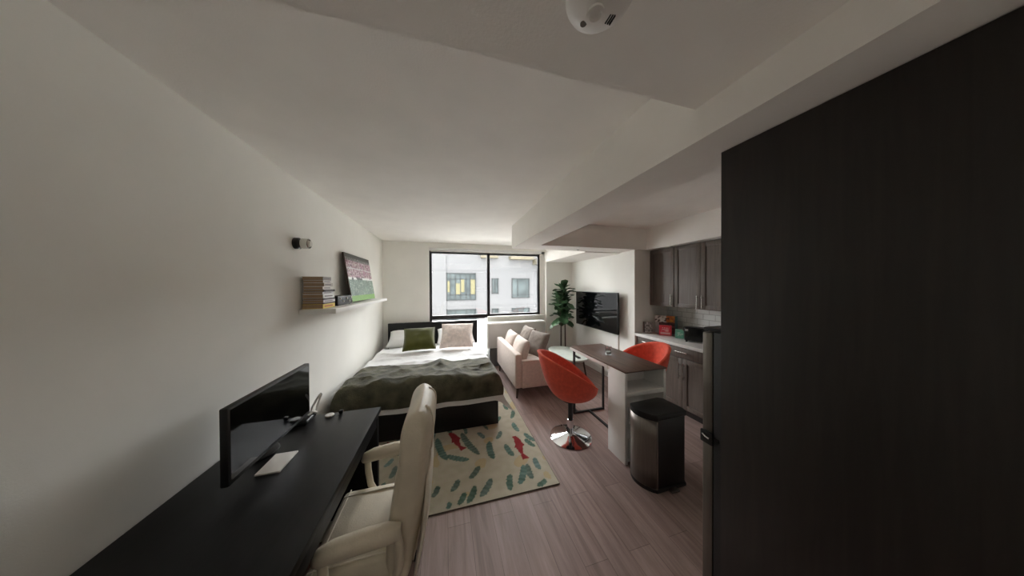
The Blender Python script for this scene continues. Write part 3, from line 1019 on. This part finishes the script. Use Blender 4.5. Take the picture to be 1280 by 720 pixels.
for sgn in (1, -1):
    pts = []
    for q in range(0, 39):
        p_ = back_pt((.055 if sgn > 0 else .945), q / 40)
        pts.append(p_ + Vector((.003, 0, 0)))
    b.tube(pts, .005, 6)
b.build('back_piping', M['leatherpipe'], bk)
for s, yy in ((-1, CY0 - .035), (1, CY1 + .035)):
    b = MB()
    b.tube([(-.185, yy + s * .0, .665), (-.24, yy, .668), (-.33, yy, .662), (-.42, yy, .652), (-.462, yy, .640), (-.476, yy, .622)],
           [.026, .036, .036, .034, .030, .016], 14, sx=1.1)
    arm = b.build('arm_pad', M['leather'], ch, sharp=80)
    b = MB()
    b.tube([(-.455, yy, .63), (-.452, yy, .56), (-.44, yy, .48), (-.41, yy - s * .01, .425), (-.38, yy - s * .035, .405)], .017, 10)
    b.build('arm_frame', M['leather'], ch)
    b = MB()
    b.tube([(-.20, yy, .662), (-.19, yy - s * .002, .60), (-.19, yy - s * .006, .52), (-.22, yy - s * .02, .43)], .017, 10)
    b.build('arm_frame', M['leather'], ch)
b = MB(); b.lathe([(0, .09), (.045, .09), (.045, .20), (.028, .21), (.028, .35), (.06, .37), (.06, .40), (0, .40)], (-.36, CYM, 0), 24)
b.build('gas_lift', M['blackmetal'], ch)
b = MB(); b.box(-.46, -.24, CYM - .09, CYM + .09, .365, .399, bevel=.008)
b.tube([(-.36, CYM - .08, .38), (-.34, CYM - .2, .375)], .007, 8)
b.build('tilt_mechanism', M['blackmetal'], ch)
for k in range(5):
    a = math.radians(52 + 72 * k)
    ex_, ey_ = -.36 + .28 * math.cos(a), CYM + .28 * math.sin(a)
    b = MB()
    b.tube([(-.36 + .03 * math.cos(a), CYM + .03 * math.sin(a), .125), ((ex_ - .36) / 2, (ey_ + CYM) / 2, .112), (ex_, ey_, .085)], [.03, .024, .018], 10)
    lg = b.build('base_leg', M['leather'], ch)
    b = MB()
    px_, py_ = -math.sin(a), math.cos(a)
    ax = Vector((px_, py_, 0))
    c0 = Vector((ex_, ey_, .028))
    for q in (-1, 1):
        b.tube([c0 + ax * (.008 * q), c0 + ax * (.022 * q)], .027, 18)
    b.tube([(ex_, ey_, .03), (ex_, ey_, .088)], .007, 8)
    b.build('caster', M['blackplastic'], lg)

# ------------------------------------------------------------------ bar table with shelf unit
BT = .858
TX0, TX1, TY0, TY1 = 1.565, 2.045, 1.808, 2.812
bt = thing('bar_table', 'dark topped bar table with white shelf end unit', 'bar table', ((TX0 + TX1) / 2, 2.3, 0))
slab(TX0, TX1, TY0, TY1, BT - .012, BT, bevel=.002).build('tabletop', M['walnut'], bt)
b = MB()
b.box(TX0 - .003, TX0 + .017, TY0 + .247, TY1, BT - .043, BT - .0125)
b.box(TX1 - .017, TX1 + .003, TY0 + .247, TY1, BT - .043, BT - .0125)
b.box(TX0 + .017, TX1 - .017, TY1 - .02, TY1, BT - .043, BT - .0125)
b.build('apron', M['whitelam'], bt, smooth=False)
UY0, UY1 = TY0 + .008, TY0 + .246
slab(TX0 + .004, TX0 + .034, UY0, UY1, 0, BT - .0125, bevel=.0015).build('side_panel', M['whitelam'], bt)
slab(TX1 - .030, TX1 - .004, UY0, UY1, 0, BT - .0125, bevel=.0015).build('side_panel', M['whitelam'], bt)
slab(TX0 + .0345, TX1 - .0305, UY1 - .0018, UY1 + .004, .025, BT - .0125).build('back_panel', M['whitelam'], bt, smooth=False)
for z0, z1 in ((.025, .06), (.335, .375), (.622, .662)):
    slab(TX0 + .0345, TX1 - .0305, UY0, UY1 - .002, z0, z1, bevel=.001).build('shelf', M['whitelam'], bt)
def sqbar(p, q, w=.022):
    p, q = Vector(p), Vector(q)
    lo = Vector([min(a, c_) for a, c_ in zip(p, q)]) - Vector((w / 2,) * 3)
    hi = Vector([max(a, c_) for a, c_ in zip(p, q)]) + Vector((w / 2,) * 3)
    return (lo.x, hi.x, lo.y, hi.y, lo.z, hi.z)
LX0, LX1, LY = TX0 + .018, TX1 - .03, TY1 - .075
for x in (LX0, LX1):
    slab(*sqbar((x, LY, .034), (x, LY, BT - .0555))).build('leg', M['blackmetal'], bt)
slab(*sqbar((LX0, LY, .011), (LX1, LY, .011))).build('foot_bar', M['blackmetal'], bt)
slab(*sqbar(((LX0 + LX1) / 2, UY1 + .018, .0115), ((LX0 + LX1) / 2, LY - .023, .0115))).build('floor_stretcher', M['blackmetal'], bt)
slab(*sqbar((LX0 + .05, LY + .023, .0115), (LX0 + .05, LY + .14, .0115))).build('stabiliser', M['blackmetal'], bt)

gl = thing('tumbler', 'small clear glass tumbler on the bar table', 'glass', (1.785, 2.33, BT))
b = MB(); b.lathe([(0, .001), (.030, .001), (.036, .095), (.0335, .095), (.028, .012), (0, .010)], (1.785, 2.33, BT + .0005), 28)
b.build('glass_wall', glass_mat('drinking_glass', (.93, .95, .95), .12), gl)
b = MB(); b.lathe([(0, .0112), (.0272, .0128), (.029, .036), (0, .036)], (1.785, 2.33, BT), 24)
b.build('wax', mat('pale_wax', (226, 222, 214), .35), gl)

# ------------------------------------------------------------------ bucket stools
def shell_rim(ph):
    """height of the rim above the bucket bottom, ph = 0 at the back"""
    k = (1 + math.cos(ph)) / 2
    return .115 + .405 * k ** .82
def shell_pt(ph, v, inset):
    """ph round, v from the bottom centre (0) to the rim (1); back of the bucket towards -x"""
    H = shell_rim(ph) - inset * .2
    k = (1 + math.cos(ph)) / 2
    Rr = .272 + .045 * k                   # the back leans out
    # quarter-ellipse profile
    a = v * PI / 2
    r = (Rr - inset) * (math.sin(a) ** .78)
    z_ = inset + (H - inset) * (1 - math.cos(a)) ** 1.12
    lean = .05 * k * (z_ / .52) ** 2
    return Vector((-(r + lean) * math.cos(ph) + .01, (r * 1.02) * math.sin(ph), z_))
st = thing('bar_stool', 'orange bucket bar stool nearest the rug', 'bar stool', (1.30, 2.33, 0), 'orange bucket bar stools', local=True)
SB = .415
b = MB()
nu, nv = 64, 26
def add_surface(inset, flip):
    V = [[None] * (nv + 1) for _ in range(nu)]
    c0 = b.bm.verts.new(shell_pt(0, 0, inset) + Vector((0, 0, SB)))
    for i in range(nu):
        for j in range(1, nv + 1):
            V[i][j] = b.bm.verts.new(shell_pt(2 * PI * i / nu, j / nv, inset) + Vector((0, 0, SB)))
    for i in range(nu):
        i2 = (i + 1) % nu
        b.bm.faces.new((c0, V[i][1], V[i2][1]))
        for j in range(1, nv):
            b.bm.faces.new((V[i][j], V[i][j + 1], V[i2][j + 1], V[i2][j]))
    return V
A_ = add_surface(0.0, 0)
B_ = add_surface(.036, 1)
for i in range(nu):
    i2 = (i + 1) % nu
    # rounded rim
    m1 = (A_[i][nv].co + B_[i][nv].co) / 2 + Vector((0, 0, .012))
    if i == 0:
        mids = [b.bm.verts.new((A_[q][nv].co + B_[q][nv].co) / 2 + Vector((0, 0, .012))) for q in range(nu)]
    b.bm.faces.new((A_[i][nv], mids[i], mids[i2], A_[i2][nv]))
    b.bm.faces.new((mids[i], B_[i][nv], B_[i2][nv], mids[i2]))
b.build('bucket_shell', M['orange'], st, sharp=120)
b = MB()
b.lathe([(0, .10), (.155, .10), (.185, .125), (.19, .15), (.17, .172), (.1, .18), (0, .182)], (0.02, 0, SB - .02), 40)
b.build('seat_pad', M['orange'], st)
b = MB()
rim = [shell_pt(2 * PI * i / 72, 1.0, .0) + Vector((0, 0, SB + .002)) for i in range(72)]
b.tube(rim, .005, 6, closed=True)
b.build('rim_piping', mat('orange_piping', (226, 92, 58), .8), st)
b = MB(); b.lathe([(0, .40), (.085, .40), (.085, .414), (0, .4145)], (0, 0, 0), 28)
b.build('mount_plate', M['blackmetal'], st)
b = MB(); b.lathe([(0, .19), (.026, .19), (.026, .399), (0, .3995)], (0, 0, 0), 24)
b.build('gas_lift', M['blackmetal'], st)
b = MB(); b.lathe([(0, .035), (.036, .035), (.034, .19), (.03, .192), (0, .192)], (0, 0, 0), 28)
b.build('pole', M['chrome'], st)
b = MB(); b.lathe([(0, .052), (.04, .05), (.07, .040), (.12, .028), (.17, .018), (.205, .011), (.222, .006), (.222, .0015), (0, .0015)], (0, 0, 0), 64)
b.build('base_disc', M['chrome'], st)
b = MB(); b.tube([(0.03, .02, .39), (.10, .10, .385), (.13, .16, .38)], .006, 8)
b.build('lift_lever', M['blackmetal'], st)
st.rotation_euler = (0, 0, math.radians(-14))
dup(st, (2.235, 2.37, 0), math.radians(172), 'orange bucket bar stool between bar table and kitchen counter')

# ------------------------------------------------------------------ trash can
tc = thing('trash_can', 'steel step trash can with black lid beside shelf unit', 'trash can', (1.72, 1.62, 0))
def can_outline(g):
    pts = []
    for k in range(13):                       # bowed front, towards -x
        f = k / 12
        y = 1.497 - g + f * (.232 + 2 * g)
        x = 1.60 - .045 * f - .055 * (1 - (2 * f - 1) ** 2) - g
        pts.append((x, y))
    pts += [(1.855 + g, 1.745 + g), (1.895 + g, 1.72), (1.905 + g, 1.53), (1.885 + g, 1.497 - g)]
    return list(reversed(pts))
b = MB(); b.prism(can_outline(-.004), 'Z', .03, .575, bevel=.003)
b.build('body', M['blackplastic'], tc)
fp = MB()
fr = [p for p in reversed(can_outline(.001))][:13]
def front_pt(u, v):
    i = min(int(u * 12), 11); f = u * 12 - i
    a, c_ = fr[i], fr[i + 1]
    return Vector((a[0] + (c_[0] - a[0]) * f, a[1] + (c_[1] - a[1]) * f, .032 + v * .54))
fp.grid(front_pt, 24, 4)
f_o = fp.build('front_panel', M['steel'], tc)
solid(f_o, .004)
b = MB()
b.tube([(fr[0][0], fr[0][1] + .003, .035), (fr[0][0], fr[0][1] + .003, .572)], .006, 8)
b.build('edge_strip', M['nickel'], tc)
b = MB(); b.prism(can_outline(.006), 'Z', .578, .622, bevel=.01, seg=3)
b.build('lid', M['blackplastic'], tc)
b = MB(); b.prism(can_outline(.004), 'Z', .001, .029, bevel=.004)
b.build('base', M['blackplastic'], tc)
b = MB(); b.box(1.70, 1.78, 1.455, 1.497, .008, .022, bevel=.005)
b.build('pedal', M['steel'], tc)

# ------------------------------------------------------------------ kitchen
def shaker(b, x, y0, y1, z0, z1, t=.02, fw=.055):
    """framed door face looking towards -x at plane x"""
    b.box(x, x + t, y0, y0 + fw, z0, z1, bevel=.0015); b.box(x, x + t, y1 - fw, y1, z0, z1, bevel=.0015)
    b.box(x, x + t, y0 + fw, y1 - fw, z0, z0 + fw, bevel=.0015); b.box(x, x + t, y0 + fw, y1 - fw, z1 - fw, z1, bevel=.0015)
    b.box(x + .009, x + t, y0 + fw - .003, y1 - fw + .003, z0 + fw - .003, z1 - fw + .003)
def pull(parent, x, y, z, L, vertical=True):
    b = MB()
    o = -.03
    if vertical:
        b.tube([(x + o, y, z - L / 2), (x + o, y, z + L / 2)], .006, 10)
        for q in (-1, 1):
            b.tube([(x, y, z + q * L * .36), (x + o, y, z + q * L * .36)], .0045, 8)
    else:
        b.tube([(x + o, y - L / 2, z), (x + o, y + L / 2, z)], .006, 10)
        for q in (-1, 1):
            b.tube([(x, y + q * L * .36, z), (x + o, y + q * L * .36, z)], .0045, 8)
    b.build('handle', M['nickel'], parent)
KX = 2.845
def base_unit(y0, y1, label, doors):
    t_ = thing('base_cabinet', label, 'cabinet', (3.15, (y0 + y1) / 2, 0), 'espresso base cabinets under the counter')
    b = MB()
    b.box(KX + .021, XK - .003, y0 + .001, y1 - .001, .10, .872)
    b.box(KX + .075, XK - .003, y0 + .001, y1 - .001, 0, .10)
    b.build('carcass', M['cabdark'], t_, smooth=False)
    b = MB()
    b.box(KX, KX + .02, y0 + .003, y1 - .003, .735, .865, bevel=.002)
    d_ = b.build('drawer_front', M['cabinet'], t_)
    pull(d_, KX, (y0 + y1) / 2, .812, .16, False)
    if doors == 2:
        ym = (y0 + y1) / 2
        rngs = ((y0 + .003, ym - .0015, ym - .028), (ym + .0015, y1 - .003, ym + .028))
    else:
        rngs = ((y0 + .003, y1 - .003, y0 + .035),)
    for a, c_, hy in rngs:
        b = MB(); shaker(b, KX, a, c_, .105, .729)
        d_ = b.build('door', M['cabinet'], t_)
        pull(d_, KX, hy, .575, .2)
base_unit(2.615, 3.045, 'narrow espresso base cabinet next to the television wall', 1)
base_unit(1.985, 2.613, 'wide espresso base cabinet with two doors near refrigerator', 2)
b = MB(); b.box(2.815, XK - .009, 1.965, YE - .002, .874, .914, bevel=.003)
one('countertop', b, M['quartz'], 'white quartz countertop over the base cabinets', 'countertop', (3.13, 2.5, .874))
UX = 3.10
def upper_unit(y0, y1, label, doors):
    t_ = thing('wall_cabinet', label, 'cabinet', (3.28, (y0 + y1) / 2, 1.335), 'espresso upper cabinets over the counter')
    b = MB(); b.box(UX + .021, XK - .009, y0 + .001, y1 - .001, 1.338, ZS - .004)
    b.build('carcass', M['cabdark'], t_, smooth=False)
    if doors == 2:
        ym = (y0 + y1) / 2
        rngs = ((y0 + .003, ym - .0015, ym - .03), (ym + .0015, y1 - .003, ym + .03))
    else:
        rngs = ((y0 + .003, y1 - .003, y0 + .032),)
    for a, c_, hy in rngs:
        b = MB(); shaker(b, UX, a, c_, 1.34, ZS - .012)
        d_ = b.build('door', M['cabinet'], t_)
        pull(d_, UX, hy, 1.435, .16)
upper_unit(2.632, 3.045, 'single door espresso upper cabinet next to the end wall', 1)
upper_unit(1.90, 2.630, 'double door espresso upper cabinet towards the refrigerator', 2)

# counter objects
CZ = .9145
def printed(name, label, cat, c, w, h, th, rz, lean, colfn, edge):
    t_ = thing(name, label, cat, (c[0], c[1], CZ))
    mtx = Matrix.Translation((c[0], c[1], CZ + .001 + th * math.sin(abs(lean)) + .001)) @ Matrix.Rotation(rz, 4, 'Z') @ Matrix.Rotation(lean, 4, 'X')
    # local: x width, z height, front towards -y
    b = MB(); b.box(-w / 2, w / 2, .001, th, 0, h, bevel=.002)
    bmesh.ops.transform(b.bm, matrix=mtx, verts=b.bm.verts[:])
    b.build('body', edge, t_)
    b = MB(); b.grid(lambda u, v: Vector(((u - .5) * w, 0, v * h)), 40, 50)
    uv = [((v.co.x / w + .5), v.co.z / h) for v in b.bm.verts]
    bmesh.ops.transform(b.bm, matrix=mtx, verts=b.bm.verts[:])
    o = b.build('cover_print', M['print'], t_)
    at = o.data.color_attributes.new('pattern', 'FLOAT_COLOR', 'POINT')
    for i, (u, v) in enumerate(uv):
        at.data[i].color = lin(colfn(u, v))
    return t_
def grey_cover(u, v):
    n = noise.noise(Vector((u * 6, v * 7, 2)))
    return (150 + 90 * n, 146 + 90 * n, 142 + 90 * n) if u > .14 else (60, 52, 50)
def collage(u, v):
    n = noise.noise(Vector((u * 9, v * 9, 5)))
    if u > .88:
        return (70, 108, 110)
    if v > .62:
        if u > .52:
            return (196 + 30 * n, 110 + 60 * n, 40) if n > -.35 else (90, 60, 40)
        return (206 + 40 * n, 196 + 40 * n, 190 + 40 * n) if n > -.15 else (92, 70, 66)
    if u < .2:
        return (170, 160, 156)
    return (96 + 50 * n, 56 + 30 * n, 52 + 30 * n)
def redcover(u, v):
    n = noise.noise(Vector((u * 8, v * 8, 3)))
    if .12 < u < .88 and .12 < v < .30:
        return (226, 170, 168)
    for k in (.45, .60, .75):
        if abs(v - k) < .035 and .2 < u < .8 and noise.noise(Vector((u * 30, k * 50, 1))) > -.1:
            return (238, 214, 210)
    return (222 + 20 * n, 62 + 14 * n, 78 + 14 * n)
def mintcover(u, v):
    n = noise.noise(Vector((u * 7, v * 7, 6)))
    if .2 < u < .8 and .3 < v < .7 and n > 0:
        return (214, 232, 222)
    return (128 + 20 * n, 196 + 16 * n, 172 + 16 * n)
RZ = math.radians(-62)
printed('recipe_book', 'grey patterned recipe book standing by the end wall', 'book', (3.01, 2.985, 0), .13, .165, .03, math.radians(-30), math.radians(-6), grey_cover, M['pages'])
printed('cookbook', 'large picture covered cookbook standing behind the red one', 'book', (3.215, 2.86, 0), .29, .265, .03, math.radians(-48), math.radians(-8), collage, M['pages'])
printed('recipe_tin', 'red tin with pale lettering in front of the cookbook', 'tin', (3.09, 2.76, 0), .155, .145, .045, math.radians(-48), math.radians(0), redcover, mat('red_tin', (190, 40, 50), .5))
printed('tea_box', 'mint green tea box between red tin and toaster', 'box', (3.10, 2.54, 0), .105, .115, .07, math.radians(-48), 0, mintcover, M['mint'])

to = thing('toaster', 'black two slot toaster on the kitchen counter', 'toaster', (3.13, 2.35, CZ))
Rt = Matrix.Rotation(math.radians(-48), 3, 'Z')
def tbox(b, *a, **k):
    vs = b.box(*a, **k)
    bmesh.ops.rotate(b.bm, verts=vs, cent=(0, 0, 0), matrix=Rt)
    bmesh.ops.translate(b.bm, verts=vs, vec=(3.13, 2.35, CZ))
b = MB(); tbox(b, -.125, .125, -.08, .08, .012, .185, bevel=.022, seg=4)
tb = b.build('housing', mat('toaster_black', (16, 16, 18), .22, vary=.03), to)
b = MB(); tbox(b, -.095, .095, -.042, -.014, .180, .1858); tbox(b, -.095, .095, .014, .042, .180, .1858)
b.build('bread_slots', M['slot'], to, smooth=False)
b = MB(); tbox(b, -.142, -.124, -.03, .03, .135, .155, bevel=.004)
b.build('lever', M['nickel'], to)
b = MB(); tbox(b, -.115, -.085, -.0822, -.0795, .14, .165)
b.build('badge', M['trimwhite'], to, smooth=False)
for sx in (-1, 1):
    for sy in (-1, 1):
        b = MB(); tbox(b, sx * .1 - .012, sx * .1 + .012, sy * .06 - .012, sy * .06 + .012, .0005, .012)
        b.build('foot', M['blackplastic'], to)

# ------------------------------------------------------------------ refrigerator and its tall panel
FX0, FX1, FYF = 1.122, 1.722, .812
fg = thing('refrigerator', 'black sided refrigerator with stainless doors', 'refrigerator', (1.42, .46, 0))
slab(FX0, FX1, .135, FYF - .045, .012, 1.445, bevel=.006).build('body', M['fridgeblack'], fg)
lower = slab(FX0, FX1, FYF - .043, FYF, .03, .965, bevel=.006).build('door', M['steel'], fg)
upper = slab(FX0, FX1, FYF - .043, FYF, .985, 1.44, bevel=.006).build('freezer_door', M['steel'], fg)
b = MB(); b.box(FX0 - .004, FX0 + .03, FYF - .07, FYF + .004, .967, .983, bevel=.003)
b.box(FX0 - .012, FX0 + .002, FYF - .05, FYF + .002, .945, 1.0, bevel=.005)
hd = b.build('handle_pocket', M['blackplastic'], fg)
b = MB(); b.tube([(FX0 - .015, FYF - .012, .985), (FX0 - .016, FYF - .025, .978), (FX0 - .015, FYF - .04, .975)], .004, 8)
b.build('handle_lip', M['chrome'], hd)
b = MB(); b.box(FX0 - .002, FX0 + .12, FYF - .12, FYF - .004, 1.446, 1.462, bevel=.005)
b.build('hinge_cover', M['blackplastic'], fg)
for x in (FX0 + .05, FX1 - .05):
    for y in (.2, .70):
        b = MB(); b.lathe([(0, 0), (.02, 0), (.02, .012), (0, .012)], (x, y, 0), 14)
        b.build('foot', M['blackplastic'], fg)
en = thing('fridge_surround', 'tall dark end panel with cabinet over the refrigerator', 'cabinet', (1.11, .43, 0))
slab(1.101, 1.119, .125, .723, 0, ZS - .002, bevel=.0015).build('end_panel', M['cabdark'], en)
slab(1.1195, 1.74, .125, .70, 1.60, ZS - .004).build('carcass', M['cabdark'], en, smooth=False)
for x0, x1 in ((1.122, 1.43), (1.433, 1.738)):
    slab(x0, x1, .701, .72, 1.603, ZS - .01, bevel=.002).build('door', M['cabinet'], en)

# ------------------------------------------------------------------ television
tv = thing('television', 'large flat black television on the white wall', 'television', (2.74, 3.95, 1.18))
ang = math.radians(0)
slab(2.70, 2.735, 3.29, 4.585, .838, 1.53, bevel=.005).build('housing', M['blackplastic'], tv)
slab(2.6988, 2.7002, 3.302, 4.573, .855, 1.518).build('screen', M['blackgloss'], tv, smooth=False)
slab(2.736, XR - .001, 3.7, 4.15, 1.0, 1.35, bevel=.004).build('wall_mount', M['blackmetal'], tv)
b = MB(); b.box(XR - .018, XR - .001, 3.40, 3.45, .092, .86, bevel=.003)
one('cable_cover', b, M['plasticwhite'], 'white cable raceway below the television', 'cable cover', (XR - .01, 3.42, .092))

# ------------------------------------------------------------------ sofa
SXB, SXF, SY0, SY1 = .955, 1.70, 3.29, 4.58
so = thing('sofa', 'small beige linen loveseat with its back to the bed', 'sofa', (1.35, 3.93, 0))
b = MB(); b.box(SXB, SXB + .10, SY0, SY1, .16, .655, bevel=.02, seg=3)
b.build('back_frame', M['sofa'], so)
for y0 in (SY0, SY1 - .09):
    slab(SXB + .10, SXF, y0, y0 + .09, .15, .555, bevel=.018, seg=3).build('arm', M['sofa'], so)
slab(SXB + .10, SXF - .01, SY0 + .09, SY1 - .09, .16, .29, bevel=.01).build('seat_base', M['sofa'], so)
ym = (SY0 + SY1) / 2
for y0, y1 in ((SY0 + .093, ym - .002), (ym + .002, SY1 - .093)):
    slab(SXB + .24, SXF + .01, y0, y1, .292, .43, bevel=.035, seg=4).build('seat_cushion', M['sofa'], so)
for yc in ((SY0 + .093 + ym) / 2, (SY1 - .093 + ym) / 2):
    b = MB(); b.cushion(.54, .44, .17, pose(SXB + .185, yc, .605, math.radians(74), 0, math.radians(-90)), 18, .03, .01, yc)
    b.build('back_cushion', M['sofa'], so, sharp=180)
b = MB()
for i in range(4):
    for j in range(2):
        b.lathe([(0, -.004), (.012, -.003), (.012, 0), (0, 0)], (SXB + .0005, SY0 + .18 + i * .31, .30 + j * .2), 12, axis='X')
b.build('back_buttons', M['sofa'], so)
for x in (SXB + .05, SXF - .06):
    for y in (SY0 + .06, SY1 - .06):
        b = MB(); b.tube([(x, y, .16), (x + (.012 if x > 1.3 else -.012), y, .0)], [.022, .013], 12)
        b.build('leg', M['legwood'], so)
pillow('throw_pillow', .46, .42, .14, pose(1.44, 3.67, .70, math.radians(66), 0, math.radians(-72)), M['sofapillow'], 'taupe throw pillow at the near end of the sofa', 'pillow', seed=2, group='taupe sofa pillows')
pillow('throw_pillow', .46, .42, .14, pose(1.43, 4.20, .70, math.radians(64), 0, math.radians(-84)), M['sofapillow'], 'taupe throw pillow at the window end of the sofa', 'pillow', seed=5, group='taupe sofa pillows')

# coffee table
ct = thing('coffee_table', 'pale oval coffee table between sofa and television', 'coffee table', (2.16, 4.0, 0))
b = MB()
oval = [(2.16 + .27 * math.copysign(abs(math.cos(a)) ** .8, math.cos(a)), 4.0 + .50 * math.copysign(abs(math.sin(a)) ** .8, math.sin(a))) for a in [2 * PI * k / 48 for k in range(48)]]
b.prism(oval, 'Z', .375, .405, bevel=.008)
b.build('tabletop', M['coffee'], ct)
for sx in (-1, 1):
    for sy in (-1, 1):
        b = MB(); b.tube([(2.16 + sx * .15, 4.0 + sy * .3, .374), (2.16 + sx * .19, 4.0 + sy * .36, 0)], [.018, .012], 10)
        b.build('leg', M['legwood'], ct)
b = MB(); b.box(2.16, 2.21, 3.60, 3.76, .406, .424, bevel=.005)
one('remote_control', b, M['blackplastic'], 'black remote control on the pale coffee table', 'remote control', (2.185, 3.68, .406))

# ------------------------------------------------------------------ heater under the window
ht = thing('heater', 'white wall heater box below the right window pane', 'heater', (1.46, 4.87, 0))
HX0, HX1, HY0, HY1 = .79, 2.06, 4.745, 4.975
slab(HX0, HX1, HY0, HY1, .39, .90, bevel=.008).build('cabinet', M['plasticwhite'], ht)
slab(HX0 + .025, HX1 - .012, HY0 - .006, HY0 - .0005, .40, .872, bevel=.002).build('front_panel', mat('heater_panel', (196, 192, 188), .5, vary=.015), ht)
b = MB()
for i in range(22):
    b.box(HX0 + .1 + i * .05, HX0 + .13 + i * .05, HY0 + .03, HY0 + .14, .9003, .904)
b.build('grille', mat('heater_grille', (186, 186, 184), .5), ht, smooth=False)
slab(HX0 + .06, HX1 - .05, HY0 + .07, HY1, 0, .3895).build('base', mat('heater_base', (112, 110, 108), .7), ht)

# ------------------------------------------------------------------ fiddle leaf fig
pl = thing('fiddle_leaf_fig', 'tall fiddle leaf fig in the corner beside the television', 'plant', (2.40, 4.60, 0))
PX, PY = 2.40, 4.60
b = MB(); b.lathe([(0, .001), (.12, .001), (.155, .26), (.16, .29), (.145, .29), (.14, .265), (0, .26)], (PX, PY, 0), 36)
b.build('pot', M['pot'], pl)
b = MB(); b.lathe([(0, .272), (.07, .27), (.136, .266), (.136, .262), (0, .262)], (PX, PY, 0), 24)
b.build('soil', M['soil'], pl)
stems = [[(PX - .05, PY, .265), (PX - .055, PY - .01, .6), (PX - .06, PY - .02, .95), (PX - .12, PY - .05, 1.38)],
         [(PX + .045, PY - .01, .265), (PX + .04, PY - .01, .7), (PX + .03, PY - .02, 1.15), (PX - .02, PY - .06, 1.58)]]
for sp_ in stems:
    b = MB(); b.tube(sp_, [.016, .014, .012, .006], 10)
    b.build('stem', M['bark'], pl)
b = MB()
lr = random.Random(5)
def add_leaf(base, dirv, L, W, droop):
    d = Vector(dirv).normalized()
    side = d.cross(Vector((0, 0, 1)))
    if side.length < .1:
        side = Vector((1, 0, 0))
    side.normalize()
    up = side.cross(d).normalized()
    n = 7
    rows = []
    for i in range(n + 1):
        t = i / n
        w_ = W * (0.16 + 1.25 * t ** 1.2 * (1 - t) ** .45) if t < 1 else 0.01
        ce = Vector(base) + d * (L * t) - Vector((0, 0, 1)) * droop * t * t + up * .012 * math.sin(t * 5)
        rows.append([b.bm.verts.new(ce + side * (q * w_ / 2) + up * (abs(q) * .16 * w_ + .008 * math.sin(t * 14 + q))) for q in (-1, -.5, 0, .5, 1)])
    for A, B in zip(rows, rows[1:]):
        for k in range(4):
            b.bm.faces.new((A[k], A[k + 1], B[k + 1], B[k]))
def stem_at(sp_, t):
    f = t * (len(sp_) - 1); i = min(int(f), len(sp_) - 2)
    return Vector(sp_[i]).lerp(Vector(sp_[i + 1]), f - i)
cnt = 0
for si, (t0, n_) in enumerate(((.58, 30), (.50, 48))):
    for k in range(n_):
        t = t0 + (1.0 - t0) * (k + .5) / n_
        p_ = stem_at(stems[si], t)
        a = k * 2.4 + si + lr.uniform(-.7, .7)
        el = lr.uniform(-.35, .85) + .5 * (k / n_)
        dv_ = Vector((math.cos(a) * math.cos(el), math.sin(a) * math.cos(el), math.sin(el)))
        L_ = lr.uniform(.21, .33)
        tip = p_ + dv_ * L_
        if tip.x > 2.66 and tip.y < 4.66:
            dv_.x *= -.4
        if tip.x > 2.77:
            dv_.x *= -.4
        if tip.y > 4.9:
            dv_.y *= -.4
        add_leaf(p_, dv_, L_, L_ * lr.uniform(.8, 1.0), lr.uniform(.02, .09))
lf = b.build('foliage', M['leaf'], pl, sharp=180)

# ------------------------------------------------------------------ light, sky, camera
world = bpy.data.worlds.new('overcast_sky')
scene.world = world
world.use_nodes = True
bg = world.node_tree.nodes['Background']
bg.inputs['Color'].default_value = (0.965, 0.985, 1.0, 1)
bg.inputs['Strength'].default_value = 18.5
pd = bpy.data.lights.new('window_portal', 'AREA')
pd.shape = 'RECTANGLE'
pd.size, pd.size_y = 2.45, 2.3
pd.cycles.is_portal = True
po_ = bpy.data.objects.new('window_portal', pd)
po_.location = (.87, YF + 0.2, 1.27)
po_.rotation_euler = (-PI / 2, 0, 0)
COL.objects.link(po_)

F, YAW, PIT, ROL = 297.64, 0.2697345, -0.0082586, -0.0049958
f_ = Vector((math.sin(YAW) * math.cos(PIT), math.cos(YAW) * math.cos(PIT), math.sin(PIT)))
r_ = Vector((math.cos(YAW), -math.sin(YAW), 0))
u_ = r_.cross(f_)
r2 = r_ * math.cos(ROL) + u_ * math.sin(ROL)
u2 = -r_ * math.sin(ROL) + u_ * math.cos(ROL)
cam = bpy.data.cameras.new('camera')
cam.sensor_fit = 'HORIZONTAL'
cam.sensor_width = 36.0
cam.lens = 36.0 * F / 1280.0
cam.clip_start = 0.03
co = bpy.data.objects.new('camera', cam)
co.matrix_world = Matrix(((r2.x, u2.x, -f_.x, 0), (r2.y, u2.y, -f_.y, 0), (r2.z, u2.z, -f_.z, 1.65), (0, 0, 0, 1)))
COL.objects.link(co)
scene.camera = co

scene.cycles.max_bounces = 16
scene.cycles.diffuse_bounces = 10
scene.cycles.glossy_bounces = 4
scene.cycles.transparent_max_bounces = 12
scene.cycles.use_denoising = True
scene.view_settings.view_transform = 'Standard'
scene.view_settings.look = 'None'
scene.view_settings.gamma = 1.0
scene.view_settings.use_curve_mapping = False
scene.view_settings.exposure = 0.2
